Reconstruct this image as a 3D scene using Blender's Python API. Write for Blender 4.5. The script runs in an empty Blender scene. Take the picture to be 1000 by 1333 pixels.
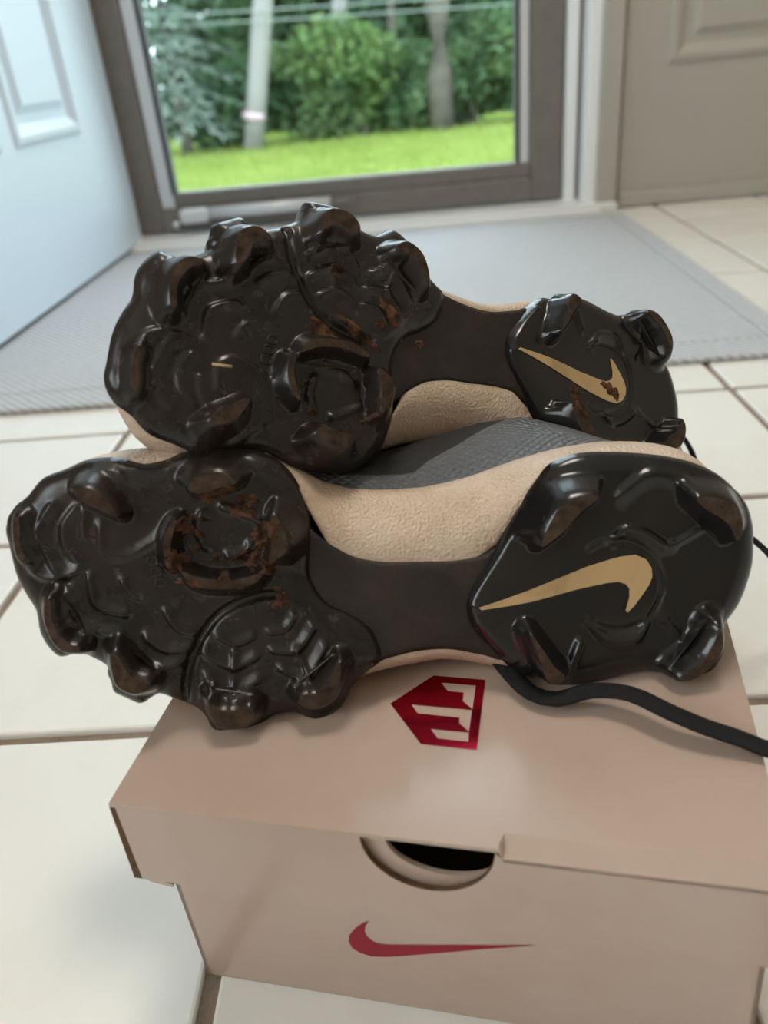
import bpy, bmesh, math, random
import numpy as np
from mathutils import Matrix, Vector
from mathutils.geometry import delaunay_2d_cdt, convex_hull_2d

SC = bpy.context.scene
COL = SC.collection
rnd = random.Random(7)

# ------------------------------------------------------------------ camera, sky, lights, exposure
CAM = np.array([0.0, 0.0, 0.2952])
R = np.array([[0.996337, -0.066832, -0.053345],
              [0.013181, -0.496348, 0.868024],
              [-0.08449, -0.865547, -0.493649]])          # camera (right, down, forward) -> world
FPX, CX, CY = 1040.0, 500.0, 666.5
cd = bpy.data.cameras.new('camera')
cam = bpy.data.objects.new('camera', cd); COL.objects.link(cam)
m = Matrix.Identity(4)
for i in range(3):
    m[i][0] = R[i, 0]; m[i][1] = -R[i, 1]; m[i][2] = -R[i, 2]; m[i][3] = CAM[i]
cam.matrix_world = m
cd.sensor_fit = 'VERTICAL'; cd.sensor_height = 24.0; cd.lens = 24.0 * FPX / 1333.0
cd.clip_start = 0.01; cd.clip_end = 200
cd.dof.use_dof = True; cd.dof.focus_distance = 0.325; cd.dof.aperture_fstop = 5.8
SC.camera = cam

w = bpy.data.worlds.new('overcast_sky'); SC.world = w; w.use_nodes = True
bg = w.node_tree.nodes['Background']
bg.inputs[0].default_value = (0.74, 0.89, 1.0, 1); bg.inputs[1].default_value = 5.8

def area_light(name, loc, rot, sx, sy, power, col, portal=False):
    l = bpy.data.lights.new(name, 'AREA'); l.shape = 'RECTANGLE'; l.size = sx; l.size_y = sy
    l.energy = power; l.color = col
    if portal: l.cycles.is_portal = True
    o = bpy.data.objects.new(name, l); COL.objects.link(o)
    o.location = loc; o.rotation_euler = rot
    return o
# daylight through the front door's glass (sampling portal only); side fill and overhead light are added, unseen sources
area_light('door_sky_portal', (-0.1, 1.80, 1.05), (math.radians(-90), 0, 0), 0.80, 1.95, 1, (1, 1, 1), True)
area_light('added_side_fill', (-1.33, -1.05, 1.35), (0, math.radians(-90), 0), 1.25, 1.7, 15, (1.0, 0.90, 0.80))  # fill light added to brighten the room, set in an invented left-wall window
area_light('added_overhead_fill', (0.10, 0.70, 2.31), (0, 0, 0), 0.5, 0.5, 18, (1.0, 0.90, 0.78))  # added overhead fill, placed for sheen on upward-facing edges

vs = SC.view_settings
vs.view_transform = 'Standard'; vs.look = 'None'; vs.exposure = 0.12; vs.gamma = 1.0
vs.use_curve_mapping = False
try:
    SC.cycles.use_denoising = True
    SC.cycles.max_bounces = 10; SC.cycles.diffuse_bounces = 5; SC.cycles.glossy_bounces = 5
    SC.cycles.transparent_max_bounces = 16
    SC.cycles.sample_clamp_indirect = 6.0
except Exception:
    pass

# ------------------------------------------------------------------ helpers
def mat(name, col, rough=0.5, spec=0.5, metal=0.0, coat=0.0, noise=None, bump=None, noise2=None):
    """principled material; noise=(scale, colour2, lo, hi), bump=(kind, scale, strength, distance)"""
    mt = bpy.data.materials.new(name); mt.use_nodes = True
    nt = mt.node_tree; b = nt.nodes['Principled BSDF']
    b.inputs['Base Color'].default_value = (*col, 1)
    b.inputs['Roughness'].default_value = rough
    b.inputs['Specular IOR Level'].default_value = spec
    b.inputs['Metallic'].default_value = metal
    b.inputs['Coat Weight'].default_value = coat
    b.inputs['Coat Roughness'].default_value = 0.12
    tc = nt.nodes.new('ShaderNodeTexCoord')
    src = None
    for nz in (noise, noise2):
        if not nz: continue
        sc_, c2, lo, hi = nz[:4]
        t = nt.nodes.new('ShaderNodeTexNoise'); t.inputs['Scale'].default_value = sc_
        t.inputs['Detail'].default_value = 5; t.inputs['Roughness'].default_value = 0.65
        nt.links.new(tc.outputs['Object'], t.inputs['Vector'])
        r = nt.nodes.new('ShaderNodeMapRange'); r.inputs[1].default_value = lo; r.inputs[2].default_value = hi
        nt.links.new(t.outputs['Fac'], r.inputs[0])
        mx = nt.nodes.new('ShaderNodeMix'); mx.data_type = 'RGBA'
        if src is None: mx.inputs['A'].default_value = (*col, 1)
        else: nt.links.new(src, mx.inputs['A'])
        mx.inputs['B'].default_value = (*c2, 1)
        nt.links.new(r.outputs[0], mx.inputs['Factor'])
        src = mx.outputs['Result']
        if len(nz) > 4:
            rr = nt.nodes.new('ShaderNodeMapRange'); rr.inputs[3].default_value = rough; rr.inputs[4].default_value = nz[4]
            nt.links.new(r.outputs[0], rr.inputs[0]); nt.links.new(rr.outputs[0], b.inputs['Roughness'])
    if src is not None: nt.links.new(src, b.inputs['Base Color'])
    if bump:
        kind, s, st, dist = bump
        if kind == 'noise':
            t = nt.nodes.new('ShaderNodeTexNoise'); t.inputs['Scale'].default_value = s; t.inputs['Detail'].default_value = 4; out = t.outputs['Fac']
        elif kind == 'voronoi':
            t = nt.nodes.new('ShaderNodeTexVoronoi'); t.feature = 'SMOOTH_F1'; t.inputs['Scale'].default_value = s; out = t.outputs['Distance']
        nt.links.new(tc.outputs['Object'], t.inputs['Vector'])
        bp = nt.nodes.new('ShaderNodeBump'); bp.inputs['Strength'].default_value = st; bp.inputs['Distance'].default_value = dist
        nt.links.new(out, bp.inputs['Height']); nt.links.new(bp.outputs[0], b.inputs['Normal'])
    return mt

def mesh_obj(name, verts, faces, mt, parent=None, smooth=False, mi=None, normals=None):
    me = bpy.data.meshes.new(name)
    me.from_pydata([tuple(map(float, v)) for v in verts], [], [tuple(map(int, f)) for f in faces])
    for q in (mt if isinstance(mt, (list, tuple)) else [mt]): me.materials.append(q)
    if mi is not None: me.polygons.foreach_set('material_index', np.asarray(mi, dtype=np.int32))
    if smooth: me.polygons.foreach_set('use_smooth', np.ones(len(me.polygons), dtype=bool))
    me.update()
    if normals is not None: me.normals_split_custom_set([tuple(map(float, v)) for v in normals])
    o = bpy.data.objects.new(name, me); COL.objects.link(o)
    if parent: o.parent = parent
    return o

def bm_obj(name, bm, mt, parent=None, smooth=False):
    bmesh.ops.recalc_face_normals(bm, faces=bm.faces)
    me = bpy.data.meshes.new(name); bm.to_mesh(me); bm.free()
    for q in (mt if isinstance(mt, (list, tuple)) else [mt]): me.materials.append(q)
    if smooth: me.polygons.foreach_set('use_smooth', np.ones(len(me.polygons), dtype=bool))
    o = bpy.data.objects.new(name, me); COL.objects.link(o)
    if parent: o.parent = parent
    return o

def add_box(bm, lo, hi, bevel=0.0, seg=2):
    r = bmesh.ops.create_cube(bm, size=1.0)
    for v in r['verts']:
        v.co = Vector([lo[i] + (v.co[i] + 0.5) * (hi[i] - lo[i]) for i in range(3)])
    if bevel:
        es = list({e for v in r['verts'] for e in v.link_edges})
        bmesh.ops.bevel(bm, geom=es, offset=bevel, segments=seg, affect='EDGES', profile=0.5)

def box(name, lo, hi, mt, parent=None, bevel=0.0, seg=2):
    bm = bmesh.new(); add_box(bm, lo, hi, bevel, seg)
    return bm_obj(name, bm, mt, parent)

def tube_data(pts, ra, rb=None, n=8, upv=(0, 0, 1)):
    """swept ellipse: ra across, rb along up"""
    pts = [Vector(p) for p in pts]; rb = rb or ra
    V, Fc = [], []
    for i, p in enumerate(pts):
        t = (pts[min(i + 1, len(pts) - 1)] - pts[max(i - 1, 0)]).normalized()
        u = Vector(upv); s = t.cross(u)
        if s.length < 1e-4: s = t.cross(Vector((1, 0, 0)))
        s.normalize(); u = s.cross(t).normalized()
        a = ra[i] if hasattr(ra, '__len__') else ra; b = rb[i] if hasattr(rb, '__len__') else rb
        for k in range(n):
            th = 2 * math.pi * k / n
            V.append(p + s * (a * math.cos(th)) + u * (b * math.sin(th)))
    for i in range(len(pts) - 1):
        for k in range(n):
            Fc.append((i * n + k, i * n + (k + 1) % n, (i + 1) * n + (k + 1) % n, (i + 1) * n + k))
    Fc.append(tuple(range(n - 1, -1, -1))); Fc.append(tuple(range((len(pts) - 1) * n, len(pts) * n)))
    return V, Fc

def catmull(P, step, closed=True):
    P = np.asarray(P, float); n = len(P); out = []
    rng = range(n if closed else n - 1)
    for i in rng:
        if closed: p0, p1, p2, p3 = P[(i - 1) % n], P[i], P[(i + 1) % n], P[(i + 2) % n]
        else: p0, p1, p2, p3 = P[max(i - 1, 0)], P[i], P[i + 1], P[min(i + 2, n - 1)]
        k = max(1, int(round(np.linalg.norm(p2 - p1) / step)))
        for j in range(k):
            t = j / k
            out.append(0.5 * ((2 * p1) + (-p0 + p2) * t + (2 * p0 - 5 * p1 + 4 * p2 - p3) * t * t + (-p0 + 3 * p1 - 3 * p2 + p3) * t ** 3))
    if not closed: out.append(P[-1])
    return np.array(out)

def seg_dist(Q, poly, closed=True, near=False):
    """distance of points Q (n,2) to a polyline"""
    poly = np.asarray(poly); d = np.full(len(Q), 1e9); nn = np.zeros((len(Q), 2))
    n = len(poly)
    for i in range(n if closed else n - 1):
        a = poly[i]; b = poly[(i + 1) % n]; ab = b - a; L2 = ab @ ab + 1e-18
        t = np.clip(((Q - a) @ ab) / L2, 0, 1)
        c = a + t[:, None] * ab; e = np.hypot(*(Q - c).T)
        if near: nn[e < d] = c[e < d]
        d = np.minimum(d, e)
    return (d, nn) if near else d

def inside(Q, poly):
    poly = np.asarray(poly); c = np.zeros(len(Q), bool); n = len(poly); j = n - 1
    for i in range(n):
        xi, yi = poly[i]; xj, yj = poly[j]
        cond = (yi > Q[:, 1]) != (yj > Q[:, 1])
        with np.errstate(divide='ignore', invalid='ignore'):
            xx = (xj - xi) * (Q[:, 1] - yi) / (yj - yi) + xi
        c ^= cond & (Q[:, 0] < xx); j = i
    return c

def ccw(P):
    P = [tuple(map(float, p)) for p in P]
    a = sum(P[i][0] * P[(i + 1) % len(P)][1] - P[(i + 1) % len(P)][0] * P[i][1] for i in range(len(P)))
    return P if a > 0 else P[::-1]

def tag(o, label=None, cat=None, group=None, kind=None):
    if label: o['label'] = label
    if cat: o['category'] = cat
    if group: o['group'] = group
    if kind: o['kind'] = kind
    return o

def empty(name, loc=(0, 0, 0), rz=0.0):
    o = bpy.data.objects.new(name, None); COL.objects.link(o); o.empty_display_size = 0.05
    o.location = loc; o.rotation_euler = (0, 0, rz)
    return o

# ------------------------------------------------------------------ materials
M = {}
M['tile'] = mat('glazed_tile', (0.80, 0.79, 0.755), 0.22, 0.5, noise=(9, (0.72, 0.69, 0.62), 0.5, 0.9), bump=('noise', 60, 0.05, 0.002))
M['grout'] = mat('grout', (0.30, 0.235, 0.185), 0.95, 0.2, noise=(60, (0.20, 0.15, 0.12), 0.35, 0.7), bump=('noise', 900, 0.5, 0.001))
M['wall'] = mat('wall_paint', (0.52, 0.46, 0.38), 0.7, 0.3)
M['ceiling'] = mat('ceiling_paint', (0.72, 0.69, 0.65), 0.8, 0.2)
M['white_trim'] = mat('white_trim_paint', (0.84, 0.86, 0.88), 0.4, 0.4)
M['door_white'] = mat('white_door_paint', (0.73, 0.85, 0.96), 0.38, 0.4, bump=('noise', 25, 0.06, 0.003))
M['door_cream'] = mat('cream_door_paint', (0.41, 0.39, 0.35), 0.42, 0.4)
M['bronze'] = mat('taupe_aluminium', (0.17, 0.155, 0.14), 0.45, 0.5, noise=(40, (0.20, 0.18, 0.16), 0.4, 0.7))
M['gasket'] = mat('black_gasket', (0.03, 0.03, 0.03), 0.6)
M['alu'] = mat('pale_aluminium', (0.66, 0.68, 0.71), 0.35, 0.5, metal=0.2)
M['threshold'] = mat('threshold_metal', (0.72, 0.73, 0.74), 0.35, 0.5)
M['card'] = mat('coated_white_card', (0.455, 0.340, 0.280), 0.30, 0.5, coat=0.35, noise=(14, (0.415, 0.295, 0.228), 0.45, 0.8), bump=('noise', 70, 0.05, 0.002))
M['kraft'] = mat('raw_cardboard', (0.10, 0.055, 0.03), 0.9, 0.2, noise=(200, (0.16, 0.09, 0.05), 0.4, 0.7))
M['card_in'] = mat('inner_card', (0.30, 0.25, 0.21), 0.8, 0.2)
M['red_foil'] = mat('red_foil_print', (0.42, 0.010, 0.035), 0.18, 0.5, metal=0.92)
M['red_print'] = mat('red_print', (0.27, 0.007, 0.022), 0.45, 0.25)
M['tpu'] = mat('black_moulded_plastic', (0.0085, 0.008, 0.0085), 0.20, 0.45, noise=(38, (0.018, 0.013, 0.011), 0.48, 0.75, 0.40), noise2=(120, (0.04, 0.028, 0.02), 0.66, 0.80, 0.55), bump=('noise', 90, 0.08, 0.0015))
M['tpu_dusty'] = mat('dusty_black_moulded_plastic', (0.011, 0.009, 0.0085), 0.27, 0.40, noise=(34, (0.024, 0.016, 0.012), 0.40, 0.68, 0.48), noise2=(140, (0.055, 0.035, 0.023), 0.62, 0.78, 0.65), bump=('noise', 110, 0.14, 0.0015))
M['worn'] = mat('worn_brown_stud_tip', (0.068, 0.043, 0.028), 0.85, 0.15, noise=(240, (0.022, 0.015, 0.011), 0.40, 0.66), bump=('noise', 700, 0.4, 0.0006))
M['shank'] = mat('dusty_textured_shank', (0.018, 0.013, 0.011), 0.55, 0.35, noise=(55, (0.05, 0.034, 0.024), 0.45, 0.85), bump=('noise', 1400, 0.5, 0.0005))
M['cream'] = mat('cream_foam', (0.61, 0.475, 0.375), 0.45, 0.45, noise=(34, (0.43, 0.295, 0.195), 0.42, 0.80), noise2=(90, (0.22, 0.19, 0.165), 0.68, 0.85), bump=('voronoi', 950, 0.55, 0.0010))
M['gold'] = mat('gold_plastic', (0.50, 0.335, 0.165), 0.45, 0.4, metal=0.1, noise=(60, (0.36, 0.23, 0.11), 0.5, 0.8, 0.55))
M['clay'] = mat('dried_clay', (0.115, 0.056, 0.030), 0.95, 0.1, noise=(230, (0.022, 0.013, 0.009), 0.42, 0.60), bump=('noise', 600, 0.7, 0.001))
M['lace'] = mat('black_lace', (0.012, 0.012, 0.013), 0.85, 0.25, bump=('noise', 1800, 0.7, 0.0006))
M['aglet'] = mat('black_lace_tip', (0.01, 0.01, 0.01), 0.3)
M['knit'] = mat('dark_grey_fabric', (0.032, 0.033, 0.036), 0.8, 0.3, bump=('noise', 1100, 0.6, 0.0008))
M['lining'] = mat('black_lining', (0.012, 0.012, 0.013), 0.95, 0.1)
M['straw'] = mat('dry_straw', (0.45, 0.33, 0.16), 0.7)

def upper_material():
    mt = mat('textured_grey_upper', (0.040, 0.041, 0.044), 0.55, 0.45)
    nt = mt.node_tree; b = nt.nodes['Principled BSDF']
    tc = next(n for n in nt.nodes if n.type == 'TEX_COORD')
    sp = nt.nodes.new('ShaderNodeSeparateXYZ'); nt.links.new(tc.outputs['Object'], sp.inputs[0])
    def mth(op, a, bb=None):
        q = nt.nodes.new('ShaderNodeMath'); q.operation = op
        for i, v in enumerate((a, bb)):
            if v is None: continue
            if isinstance(v, (int, float)): q.inputs[i].default_value = v
            else: nt.links.new(v, q.inputs[i])
        return q.outputs[0]
    X = mth('MULTIPLY', sp.outputs['X'], 720.0)
    S = mth('MULTIPLY', mth('ADD', sp.outputs['Z'], mth('MULTIPLY', sp.outputs['Y'], -0.6)), 980.0)
    h = mth('ABSOLUTE', mth('MULTIPLY', mth('SINE', mth('ADD', X, S)), mth('SINE', mth('SUBTRACT', X, S))))
    nz = nt.nodes.new('ShaderNodeTexNoise'); nz.inputs['Scale'].default_value = 1300; nz.inputs['Detail'].default_value = 3
    nt.links.new(tc.outputs['Object'], nz.inputs['Vector'])
    # textured skin near the bite line, plain woven fabric further up
    edge = mth('ADD', sp.outputs['Z'], mth('MULTIPLY', mth('MAXIMUM', mth('SUBTRACT', sp.outputs['X'], 0.075), 0.0), 0.55))
    r = nt.nodes.new('ShaderNodeMapRange'); r.inputs[1].default_value = -0.0300; r.inputs[2].default_value = -0.0292
    nt.links.new(edge, r.inputs[0])
    mx = nt.nodes.new('ShaderNodeMix'); mx.data_type = 'FLOAT'
    nt.links.new(r.outputs[0], mx.inputs[0]); nt.links.new(nz.outputs['Fac'], mx.inputs[2]); nt.links.new(h, mx.inputs[3])
    bp = nt.nodes.new('ShaderNodeBump'); bp.inputs['Strength'].default_value = 0.7; bp.inputs['Distance'].default_value = 0.0009
    nt.links.new(mx.outputs[0], bp.inputs['Height']); nt.links.new(bp.outputs[0], b.inputs['Normal'])
    cm = nt.nodes.new('ShaderNodeMix'); cm.data_type = 'RGBA'
    cm.inputs['A'].default_value = (0.026, 0.026, 0.028, 1); cm.inputs['B'].default_value = (0.11, 0.115, 0.125, 1)
    nt.links.new(r.outputs[0], cm.inputs['Factor']); nt.links.new(cm.outputs['Result'], b.inputs['Base Color'])
    rr = nt.nodes.new('ShaderNodeMapRange'); rr.inputs[3].default_value = 0.9; rr.inputs[4].default_value = 0.42
    nt.links.new(r.outputs[0], rr.inputs[0]); nt.links.new(rr.outputs[0], b.inputs['Roughness'])
    return mt
M['upper'] = upper_material()

def mat_weave():
    mt = mat('grey_woven_mat', (0.20, 0.205, 0.215), 0.75, 0.3)
    nt = mt.node_tree; b = nt.nodes['Principled BSDF']
    tc = next(n for n in nt.nodes if n.type == 'TEX_COORD')
    wv = nt.nodes.new('ShaderNodeTexWave'); wv.inputs['Scale'].default_value = 55; wv.inputs['Distortion'].default_value = 0.6; wv.inputs['Detail'].default_value = 2
    wv.bands_direction = 'DIAGONAL'
    nz = nt.nodes.new('ShaderNodeTexNoise'); nz.inputs['Scale'].default_value = 260; nz.inputs['Detail'].default_value = 4
    for n_ in (wv, nz): nt.links.new(tc.outputs['Object'], n_.inputs['Vector'])
    ad = nt.nodes.new('ShaderNodeMath'); ad.operation = 'ADD'
    nt.links.new(wv.outputs['Fac'], ad.inputs[0]); nt.links.new(nz.outputs['Fac'], ad.inputs[1])
    r = nt.nodes.new('ShaderNodeMapRange'); r.inputs[1].default_value = 0.5; r.inputs[2].default_value = 1.6
    nt.links.new(ad.outputs[0], r.inputs[0])
    mx = nt.nodes.new('ShaderNodeMix'); mx.data_type = 'RGBA'
    mx.inputs['A'].default_value = (0.34, 0.355, 0.38, 1); mx.inputs['B'].default_value = (0.60, 0.615, 0.64, 1)
    nt.links.new(r.outputs[0], mx.inputs['Factor']); nt.links.new(mx.outputs['Result'], b.inputs['Base Color'])
    bp = nt.nodes.new('ShaderNodeBump'); bp.inputs['Strength'].default_value = 0.4; bp.inputs['Distance'].default_value = 0.002
    nt.links.new(ad.outputs[0], bp.inputs['Height']); nt.links.new(bp.outputs[0], b.inputs['Normal'])
    return mt
M['mat'] = mat_weave()

def glass_material():
    mt = bpy.data.materials.new('thin_glass'); mt.use_nodes = True
    nt = mt.node_tree; nt.nodes.clear()
    o = nt.nodes.new('ShaderNodeOutputMaterial'); t = nt.nodes.new('ShaderNodeBsdfTransparent'); g = nt.nodes.new('ShaderNodeBsdfGlossy')
    t.inputs[0].default_value = (0.95, 0.97, 0.96, 1); g.inputs['Roughness'].default_value = 0.02
    f = nt.nodes.new('ShaderNodeFresnel'); f.inputs[0].default_value = 1.25
    mx = nt.nodes.new('ShaderNodeMixShader')
    nt.links.new(f.outputs[0], mx.inputs[0]); nt.links.new(t.outputs[0], mx.inputs[1]); nt.links.new(g.outputs[0], mx.inputs[2])
    nt.links.new(mx.outputs[0], o.inputs[0])
    return mt
M['glass'] = glass_material()

def leaf_material(name, c1, c2, scale=2.0):
    mt = bpy.data.materials.new(name); mt.use_nodes = True
    nt = mt.node_tree; b = nt.nodes['Principled BSDF']
    b.inputs['Roughness'].default_value = 0.6; b.inputs['Specular IOR Level'].default_value = 0.25
    tc = nt.nodes.new('ShaderNodeTexCoord'); t = nt.nodes.new('ShaderNodeTexNoise'); t.inputs['Scale'].default_value = scale; t.inputs['Detail'].default_value = 4
    nt.links.new(tc.outputs['Object'], t.inputs['Vector'])
    r = nt.nodes.new('ShaderNodeMapRange'); r.inputs[1].default_value = 0.35; r.inputs[2].default_value = 0.68
    nt.links.new(t.outputs['Fac'], r.inputs[0])
    mx = nt.nodes.new('ShaderNodeMix'); mx.data_type = 'RGBA'
    mx.inputs['A'].default_value = (*c1, 1); mx.inputs['B'].default_value = (*c2, 1)
    nt.links.new(r.outputs[0], mx.inputs['Factor']); nt.links.new(mx.outputs['Result'], b.inputs['Base Color'])
    tr = nt.nodes.new('ShaderNodeBsdfTranslucent'); nt.links.new(mx.outputs['Result'], tr.inputs[0])
    ms = nt.nodes.new('ShaderNodeMixShader'); ms.inputs[0].default_value = 0.35
    nt.links.new(b.outputs[0], ms.inputs[1]); nt.links.new(tr.outputs[0], ms.inputs[2])
    nt.links.new(ms.outputs[0], nt.nodes['Material Output'].inputs[0])
    return mt
M['leaf_mid'] = leaf_material('mid_green_leaf', (0.058, 0.115, 0.05), (0.14, 0.21, 0.08))
M['leaf_dark'] = leaf_material('dark_green_leaf', (0.042, 0.092, 0.045), (0.10, 0.165, 0.075))
M['leaf_light'] = leaf_material('light_green_leaf', (0.085, 0.16, 0.05), (0.18, 0.255, 0.08))
M['needle'] = leaf_material('blue_green_needle', (0.19, 0.25, 0.205), (0.33, 0.39, 0.345))
M['bark_pale'] = mat('pale_bark', (0.25, 0.235, 0.22), 0.9, 0.1, noise=(6, (0.25, 0.23, 0.21), 0.4, 0.7))
M['bark_dark'] = mat('dark_bark', (0.13, 0.115, 0.095), 0.9, 0.1, noise=(6, (0.07, 0.06, 0.05), 0.4, 0.7))
M['lawn'] = mat('lawn_soil', (0.16, 0.22, 0.045), 0.9, 0.1, noise=(1.2, (0.20, 0.26, 0.05), 0.4, 0.6))
M['grass'] = leaf_material('lawn_grass', (0.215, 0.275, 0.055), (0.29, 0.35, 0.09), 1.0)
M['tag'] = mat('pink_tag', (0.50, 0.36, 0.38), 0.6)
M['cable'] = mat('grey_cable', (0.22, 0.26, 0.24), 0.6)
M['lampglass'] = mat('lamp_diffuser', (0.85, 0.84, 0.80), 0.4)

# ------------------------------------------------------------------ room shell
RX0, RX1, RY0, RY1, RH = -1.35, 2.3, -2.5, 1.65, 2.42
fl = box('floor', (RX0, RY0, -0.06), (RX1, 1.80, -0.0035), M['grout']); tag(fl, kind='structure')
TX, TY, GR = 0.1918, 0.2028, 0.0068
bm = bmesh.new()
add_box(bm, (-TX / 2 + GR / 2, -TY / 2 + GR / 2, -0.012), (TX / 2 - GR / 2, TY / 2 - GR / 2, 0.0), 0.0016, 2)
t0 = bm_obj('tile', bm, M['tile'], fl)
first = True
for j in range(-4, 7):
    for i in range(-7, 13):
        cx = -0.0928 + (i + 0.5) * TX; cy = 0.304 + (j + 0.5) * TY
        if cx - TX / 2 < RX0 - .01 or cx + TX / 2 > RX1 + .01 or cy + TY / 2 > RY1 + 0.14: continue
        o = t0 if first else t0.copy()
        if not first: COL.objects.link(o); o.parent = fl
        first = False
        o.location = (cx, cy, rnd.uniform(-0.0003, 0.0003)); o.rotation_euler = (rnd.uniform(-.002, .002), rnd.uniform(-.002, .002), 0)
# plain slab beyond the tiles that the photograph can show
tag(box('floor', (RX0, RY0, -0.0035), (RX1, 0.304 - 4 * TY - 0.002, 0.0), M['tile']), kind='structure')

DX0, DX1, DZ = -0.552, 0.404, 2.06       # door opening in the front wall
bm = bmesh.new()
add_box(bm, (RX0, 1.65, 0), (DX0, 1.80, RH)); add_box(bm, (DX0, 1.65, DZ), (DX1, 1.80, RH))
add_box(bm, (DX1 - 0.037, 1.662, 0), (DX1, 1.80, DZ)); add_box(bm, (0.313, 1.722, 0), (DX1 - .037, 1.80, DZ))
add_box(bm, (DX1, 1.70, 0), (1.22, 1.80, RH)); add_box(bm, (DX1, 1.65, DZ), (1.22, 1.70, RH)); add_box(bm, (1.22, 1.65, 0), (RX1, 1.80, RH))
tag(bm_obj('wall_front', bm, M['wall']), kind='structure')
bm = bmesh.new()
add_box(bm, (RX0 - 0.1, RY0, 0), (RX0, RY1, 0.70)); add_box(bm, (RX0 - 0.1, RY0, 2.0), (RX0, RY1, RH))
add_box(bm, (RX0 - 0.1, RY0, 0.70), (RX0, -1.92, 2.0)); add_box(bm, (RX0 - 0.1, -0.18, 0.70), (RX0, RY1, 2.0))
tag(bm_obj('wall_left', bm, M['wall']), kind='structure')
tag(box('wall_right', (RX1, RY0, 0), (RX1 + 0.1, RY1, RH), M['wall']), kind='structure')
tag(box('wall_back', (RX0, RY0 - 0.1, 0), (RX1, RY0, RH), M['wall']), kind='structure')
wf = box('added_window_1', (RX0 - .09, -1.92, 0.70), (RX0 - .03, -0.18, 0.74), M['white_trim']); tag(wf, kind='structure')  # unseen window, added to frame the side fill light
for lo, hi in (((RX0 - .09, -1.92, 1.96), (RX0 - .03, -0.18, 2.0)), ((RX0 - .09, -1.92, .74), (RX0 - .03, -1.88, 1.96)),
               ((RX0 - .09, -.22, .74), (RX0 - .03, -.18, 1.96)), ((RX0 - .09, -1.07, .74), (RX0 - .03, -1.03, 1.96))):
    box('window_frame', lo, hi, M['white_trim'], wf, 0.003)
for a, b in ((-1.88, -1.07), (-1.03, -.22)): box('pane', (RX0 - .065, a, .74), (RX0 - .061, b, 1.96), M['glass'], wf)
tag(box('ceiling', (RX0, RY0, RH), (RX1, RY1, RH + 0.08), M['ceiling']), kind='structure')
# baseboards
tag(box('baseboard_left', (RX0, RY0, 0), (RX0 + 0.015, RY1, 0.09), M['white_trim'], None, 0.003), kind='structure')
tag(box('baseboard_right', (RX1 - 0.015, RY0, 0), (RX1, RY1, 0.09), M['white_trim'], None, 0.003), kind='structure')
tag(box('baseboard_front', (1.30, 1.635, 0), (RX1 - 0.015, 1.65, 0.09), M['white_trim'], None, 0.003), kind='structure')

# white strips of the right door jamb
tag(box('trim_1', (0.312, 1.690, 0.0), (0.334, 1.718, DZ), M['white_trim'], None, 0.004, 3), kind='structure')
tag(box('trim_2', (0.341, 1.650, 0.0), (0.368, 1.700, DZ), M['white_trim'], None, 0.005, 3), kind='structure')
tag(box('trim_3', (0.366, 1.640, 0.0), (0.404, 1.668, DZ), M['door_cream'], None, 0.004, 3), kind='structure')
tag(box('trim_4', (DX0 - 0.05, 1.640, DZ - 0.01), (0.404, 1.668, DZ + 0.06), M['white_trim'], None, 0.004), kind='structure')
# sill / threshold
th = empty('trim_5'); tag(th, kind='structure')
box('sill_plate', (DX0, 1.625, 0.0), (0.404, 1.76, 0.016), M['threshold'], th, 0.004)
box('sill_ramp', (DX0, 1.605, 0.0), (0.368, 1.632, 0.009), M['threshold'], th, 0.003)
box('step', (DX0 - 0.1, 1.755, -0.25), (0.55, 2.3, -0.02), M['threshold'], th, 0.01)

# ---- storm door: taupe aluminium frame, glass, closer
sd = empty('door_1', (0, 0, 0)); tag(sd, kind='structure')
box('hinge_stile', (-0.548, 1.705, 0.018), (-0.497, 1.745, DZ), M['bronze'], sd, 0.004)
box('inner_stile', (-0.496, 1.712, 0.018), (-0.466, 1.742, DZ), M['alu'], sd, 0.003)
box('latch_stile', (0.248, 1.705, 0.018), (0.311, 1.745, DZ), M['bronze'], sd, 0.005)
box('glazing_bead', (0.228, 1.712, 0.085), (0.247, 1.742, DZ), M['alu'], sd, 0.003)
box('glazing_bead', (-0.470, 1.710, 0.088), (-0.462, 1.744, DZ), M['gasket'], sd, 0.002)
box('glazing_bead', (0.221, 1.710, 0.088), (0.229, 1.744, DZ), M['gasket'], sd, 0.002)
box('kick_rail', (-0.500, 1.702, 0.020), (0.250, 1.748, 0.064), M['bronze'], sd, 0.004)
box('bottom_rail', (-0.468, 1.708, 0.062), (0.250, 1.742, 0.092), M['bronze'], sd, 0.005)
box('top_rail', (-0.500, 1.705, DZ - 0.10), (0.250, 1.745, DZ), M['bronze'], sd, 0.004)
box('glass_pane', (-0.466, 1.724, 0.088), (0.232, 1.729, DZ - 0.08), M['glass'], sd)
cl = tube_data([(-0.395, 1.688, 0.052), (-0.15, 1.688, 0.052)], 0.0115, n=16)
mesh_obj('closer_tube', *cl, M['alu'], sd, True)
cl = tube_data([(-0.150, 1.688, 0.052), (-0.10, 1.688, 0.052)], 0.006, n=12)
mesh_obj('closer_rod', *cl, M['bronze'], sd, True)
box('closer_bracket', (-0.455, 1.672, 0.036), (-0.395, 1.706, 0.064), M['alu'], sd, 0.009, 3)
cl = tube_data([(-0.468, 1.706, 0.034), (-0.468, 1.690, 0.034)], 0.007, n=14, upv=(0, 0, 1))
mesh_obj('screw', *cl, M['alu'], sd, True)

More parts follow.
